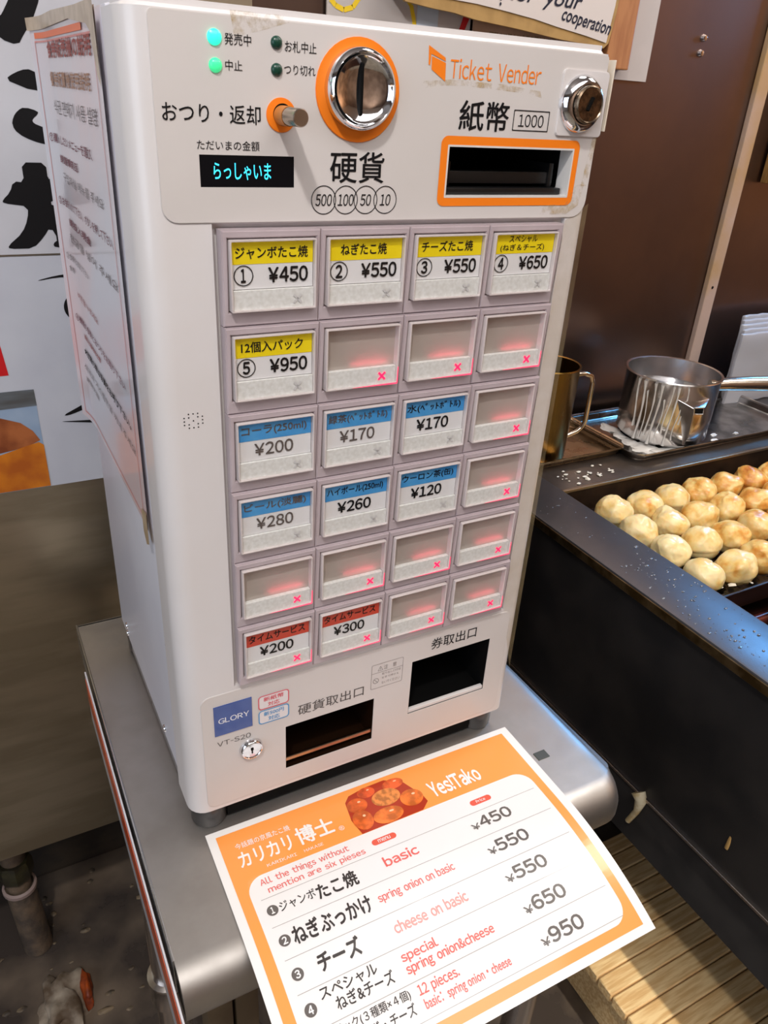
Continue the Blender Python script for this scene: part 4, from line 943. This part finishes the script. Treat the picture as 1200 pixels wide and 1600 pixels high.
sv = [PP(-.42, pr_ - .001, .098), PP(.42, pr_ - .001, .098), PP(0, pr_ - .001, .008), PP(-.10, pr_ + .016, .088), PP(.10, pr_ + .016, .088), PP(.09, pr_ + .018, .078), PP(-.09, pr_ + .018, .078), PP(0, pr_ + .010, .035)]
bm = bmesh.new(); q = [bm.verts.new(p) for p in sv]
for f in ((0, 3, 6, 7, 2), (1, 2, 7, 5, 4), (0, 1, 4, 3), (6, 5, 7)): bm.faces.new([q[i] for i in f])
bmesh.ops.recalc_face_normals(bm, faces=bm.faces); ed = [e for e in bm.edges if len(e.link_faces) == 2]; bmesh.ops.bevel(bm, geom=ed, offset=.0012, segments=2, affect='EDGES')
obj('spout', bm, panm, t, 30)
obj('spout_mouth', tube([PP(-.09, pr_ + .0165, .0885), PP(.09, pr_ + .0165, .0885), PP(.085, pr_ + .0185, .0775), PP(-.085, pr_ + .0185, .0775), PP(-.09, pr_ + .0165, .0885)], .0014, 8), panm, t, 60)
bm = bmesh.new(); bm.faces.new([bm.verts.new(p) for p in (PP(-.085, pr_ + .0170, .0878), PP(.085, pr_ + .0170, .0878), PP(.08, pr_ + .0187, .0785), PP(-.08, pr_ + .0187, .0785))])
obj('spout_opening', bm, blackm, t)
obj('milk_surface', lathe([(0, .086), (.072, .086), (.0775, .084), (.0775, .080)], 48), mat('steel_inner_liquid', (176, 178, 184), .16, .8), t)
milk = mat('white_batter', (222, 220, 216), .3, coat=.3)
ms = obj('milk_film', xf(blob(-.034, -.002, .0, .040, .030, .0018, 4.4, 3, .4), Matrix.Translation((0, 0, .0868))), milk, t, 60)
b = bmesh.new()
for a, z1_, z0_, wd in ((-178, .117, .03, .004), (-170, .117, .008, .006), (-164, .10, .012, .003), (-157, .117, .02, .005), (-150, .117, .006, .0065), (-144, .09, .01, .0035), (-137, .117, .03, .004), (-131, .117, .008, .0055), (-124, .08, .02, .003), (-119, .117, .05, .003),):
    aa = math.radians(a); p = []; 
    for k in range(7):
        q = k / 6; z = z1_ + (z0_ - z1_) * q; ang = aa + .035 * math.sin(q * 4 + a); p.append((math.cos(ang) * (pr_ - .0002), math.sin(ang) * (pr_ - .0002), z))
    tube(p, [wd * .5, wd * .22, wd * .32, wd * .2, wd * .3, wd * .25, wd * .5], 8, b)
obj('batter_streaks', b, milk, t, 60, kind='stuff')
b = bmesh.new()
for (x, y, sx, sy, sd) in ((.948, .515, .014, .022, 9.2), (.94, .482, .012, .014, 6.1), (.945, .425, .024, .018, 1.2), (.966, .400, .032, .010, 2.2), (1.0, .398, .03, .009, 5.1), (.936, .452, .014, .016, 3.2), (1.10, .40, .008, .005, 7), (1.12, .42, .007, .004, 8), (1.17, .41, .006, .003, 9)):
    join(b, blob(x, y, RZ + .0015, sx, sy, .0022, sd, 3, .7))
tag(obj('batter_puddle', b, milk, sm=60, kind='stuff'), 'white batter spill pooled on the steel tray around the saucepan', 'spill')
# jug
JC = Vector((.736, .474, RZ + .002)); t = empty('metal_jug', 'brass toned straight metal jug with loop handle half hidden behind the machine', 'jug', JC)
brass = mat('brass_toned_steel', (150, 116, 56), .24, 1.0, rgb2=(120, 92, 44), nscale=10, rvar=.08, aniso=(1, 1, .2))
obj('jug_body', lathe([(0, .001), (.046, .001), (.048, .004), (.050, .158), (.052, .160), (.051, .162), (.048, .161), (.046, .006), (0, .005)], 56), brass, t, 50)
hp = [(.046, -.006, .138), (.070, -.010, .140), (.085, -.012, .135), (.089, -.013, .122), (.089, -.013, .054), (.086, -.012, .042), (.076, -.010, .034), (.047, -.006, .024)]
obj('jug_handle', tube(hp, .0042, 10), mat('handle_wire', (200, 190, 176), .15, 1.0), t, 60)
# stacked plastic cups at the right edge
plm = clear_mat('cloudy_plastic', base=.15, rough=.2, frost=.62, frostcol=(190, 192, 200))
t = empty('plastic_bag_stack', 'cloudy clear plastic bag of stacked cups at the right edge by the backdrop', 'bag', (1.36, .555, RZ))
for k in range(5):
    x0 = -.075 + k * .012
    bm = box(x0, .20, -.020 + k * .011, -.012 + k * .011, 0, .150 + .006 * k, .003, 2)
    bmesh.ops.subdivide_edges(bm, edges=[e for e in bm.edges if e.calc_length() > .05], cuts=10, use_grid_fill=True)
    for v in bm.verts: v.co.y += .0025 * math.sin(v.co.x * 160 + k * 2) + .002 * noise.noise(v.co * 25); v.co.x += .003 * noise.noise(v.co * 20 + Vector((k, 0, 0)))
    obj('plastic_sleeve', bm, plm, t, 60)
t = empty('wooden_rack', 'golden wooden rack end on the backdrop at the right edge', 'rack', (1.36, .60, .60))
obj('upright', box(-.042, -.026, -.02, .018, -.145, .5, .002), mat('gold_wood', (150, 112, 60), .4, rgb2=(110, 78, 40), nscale=20, aniso=(6, 6, 1)), t)
obj('upright', box(-.018, .08, -.02, .018, -.135, .5, .002), MATS['gold_wood'], t)
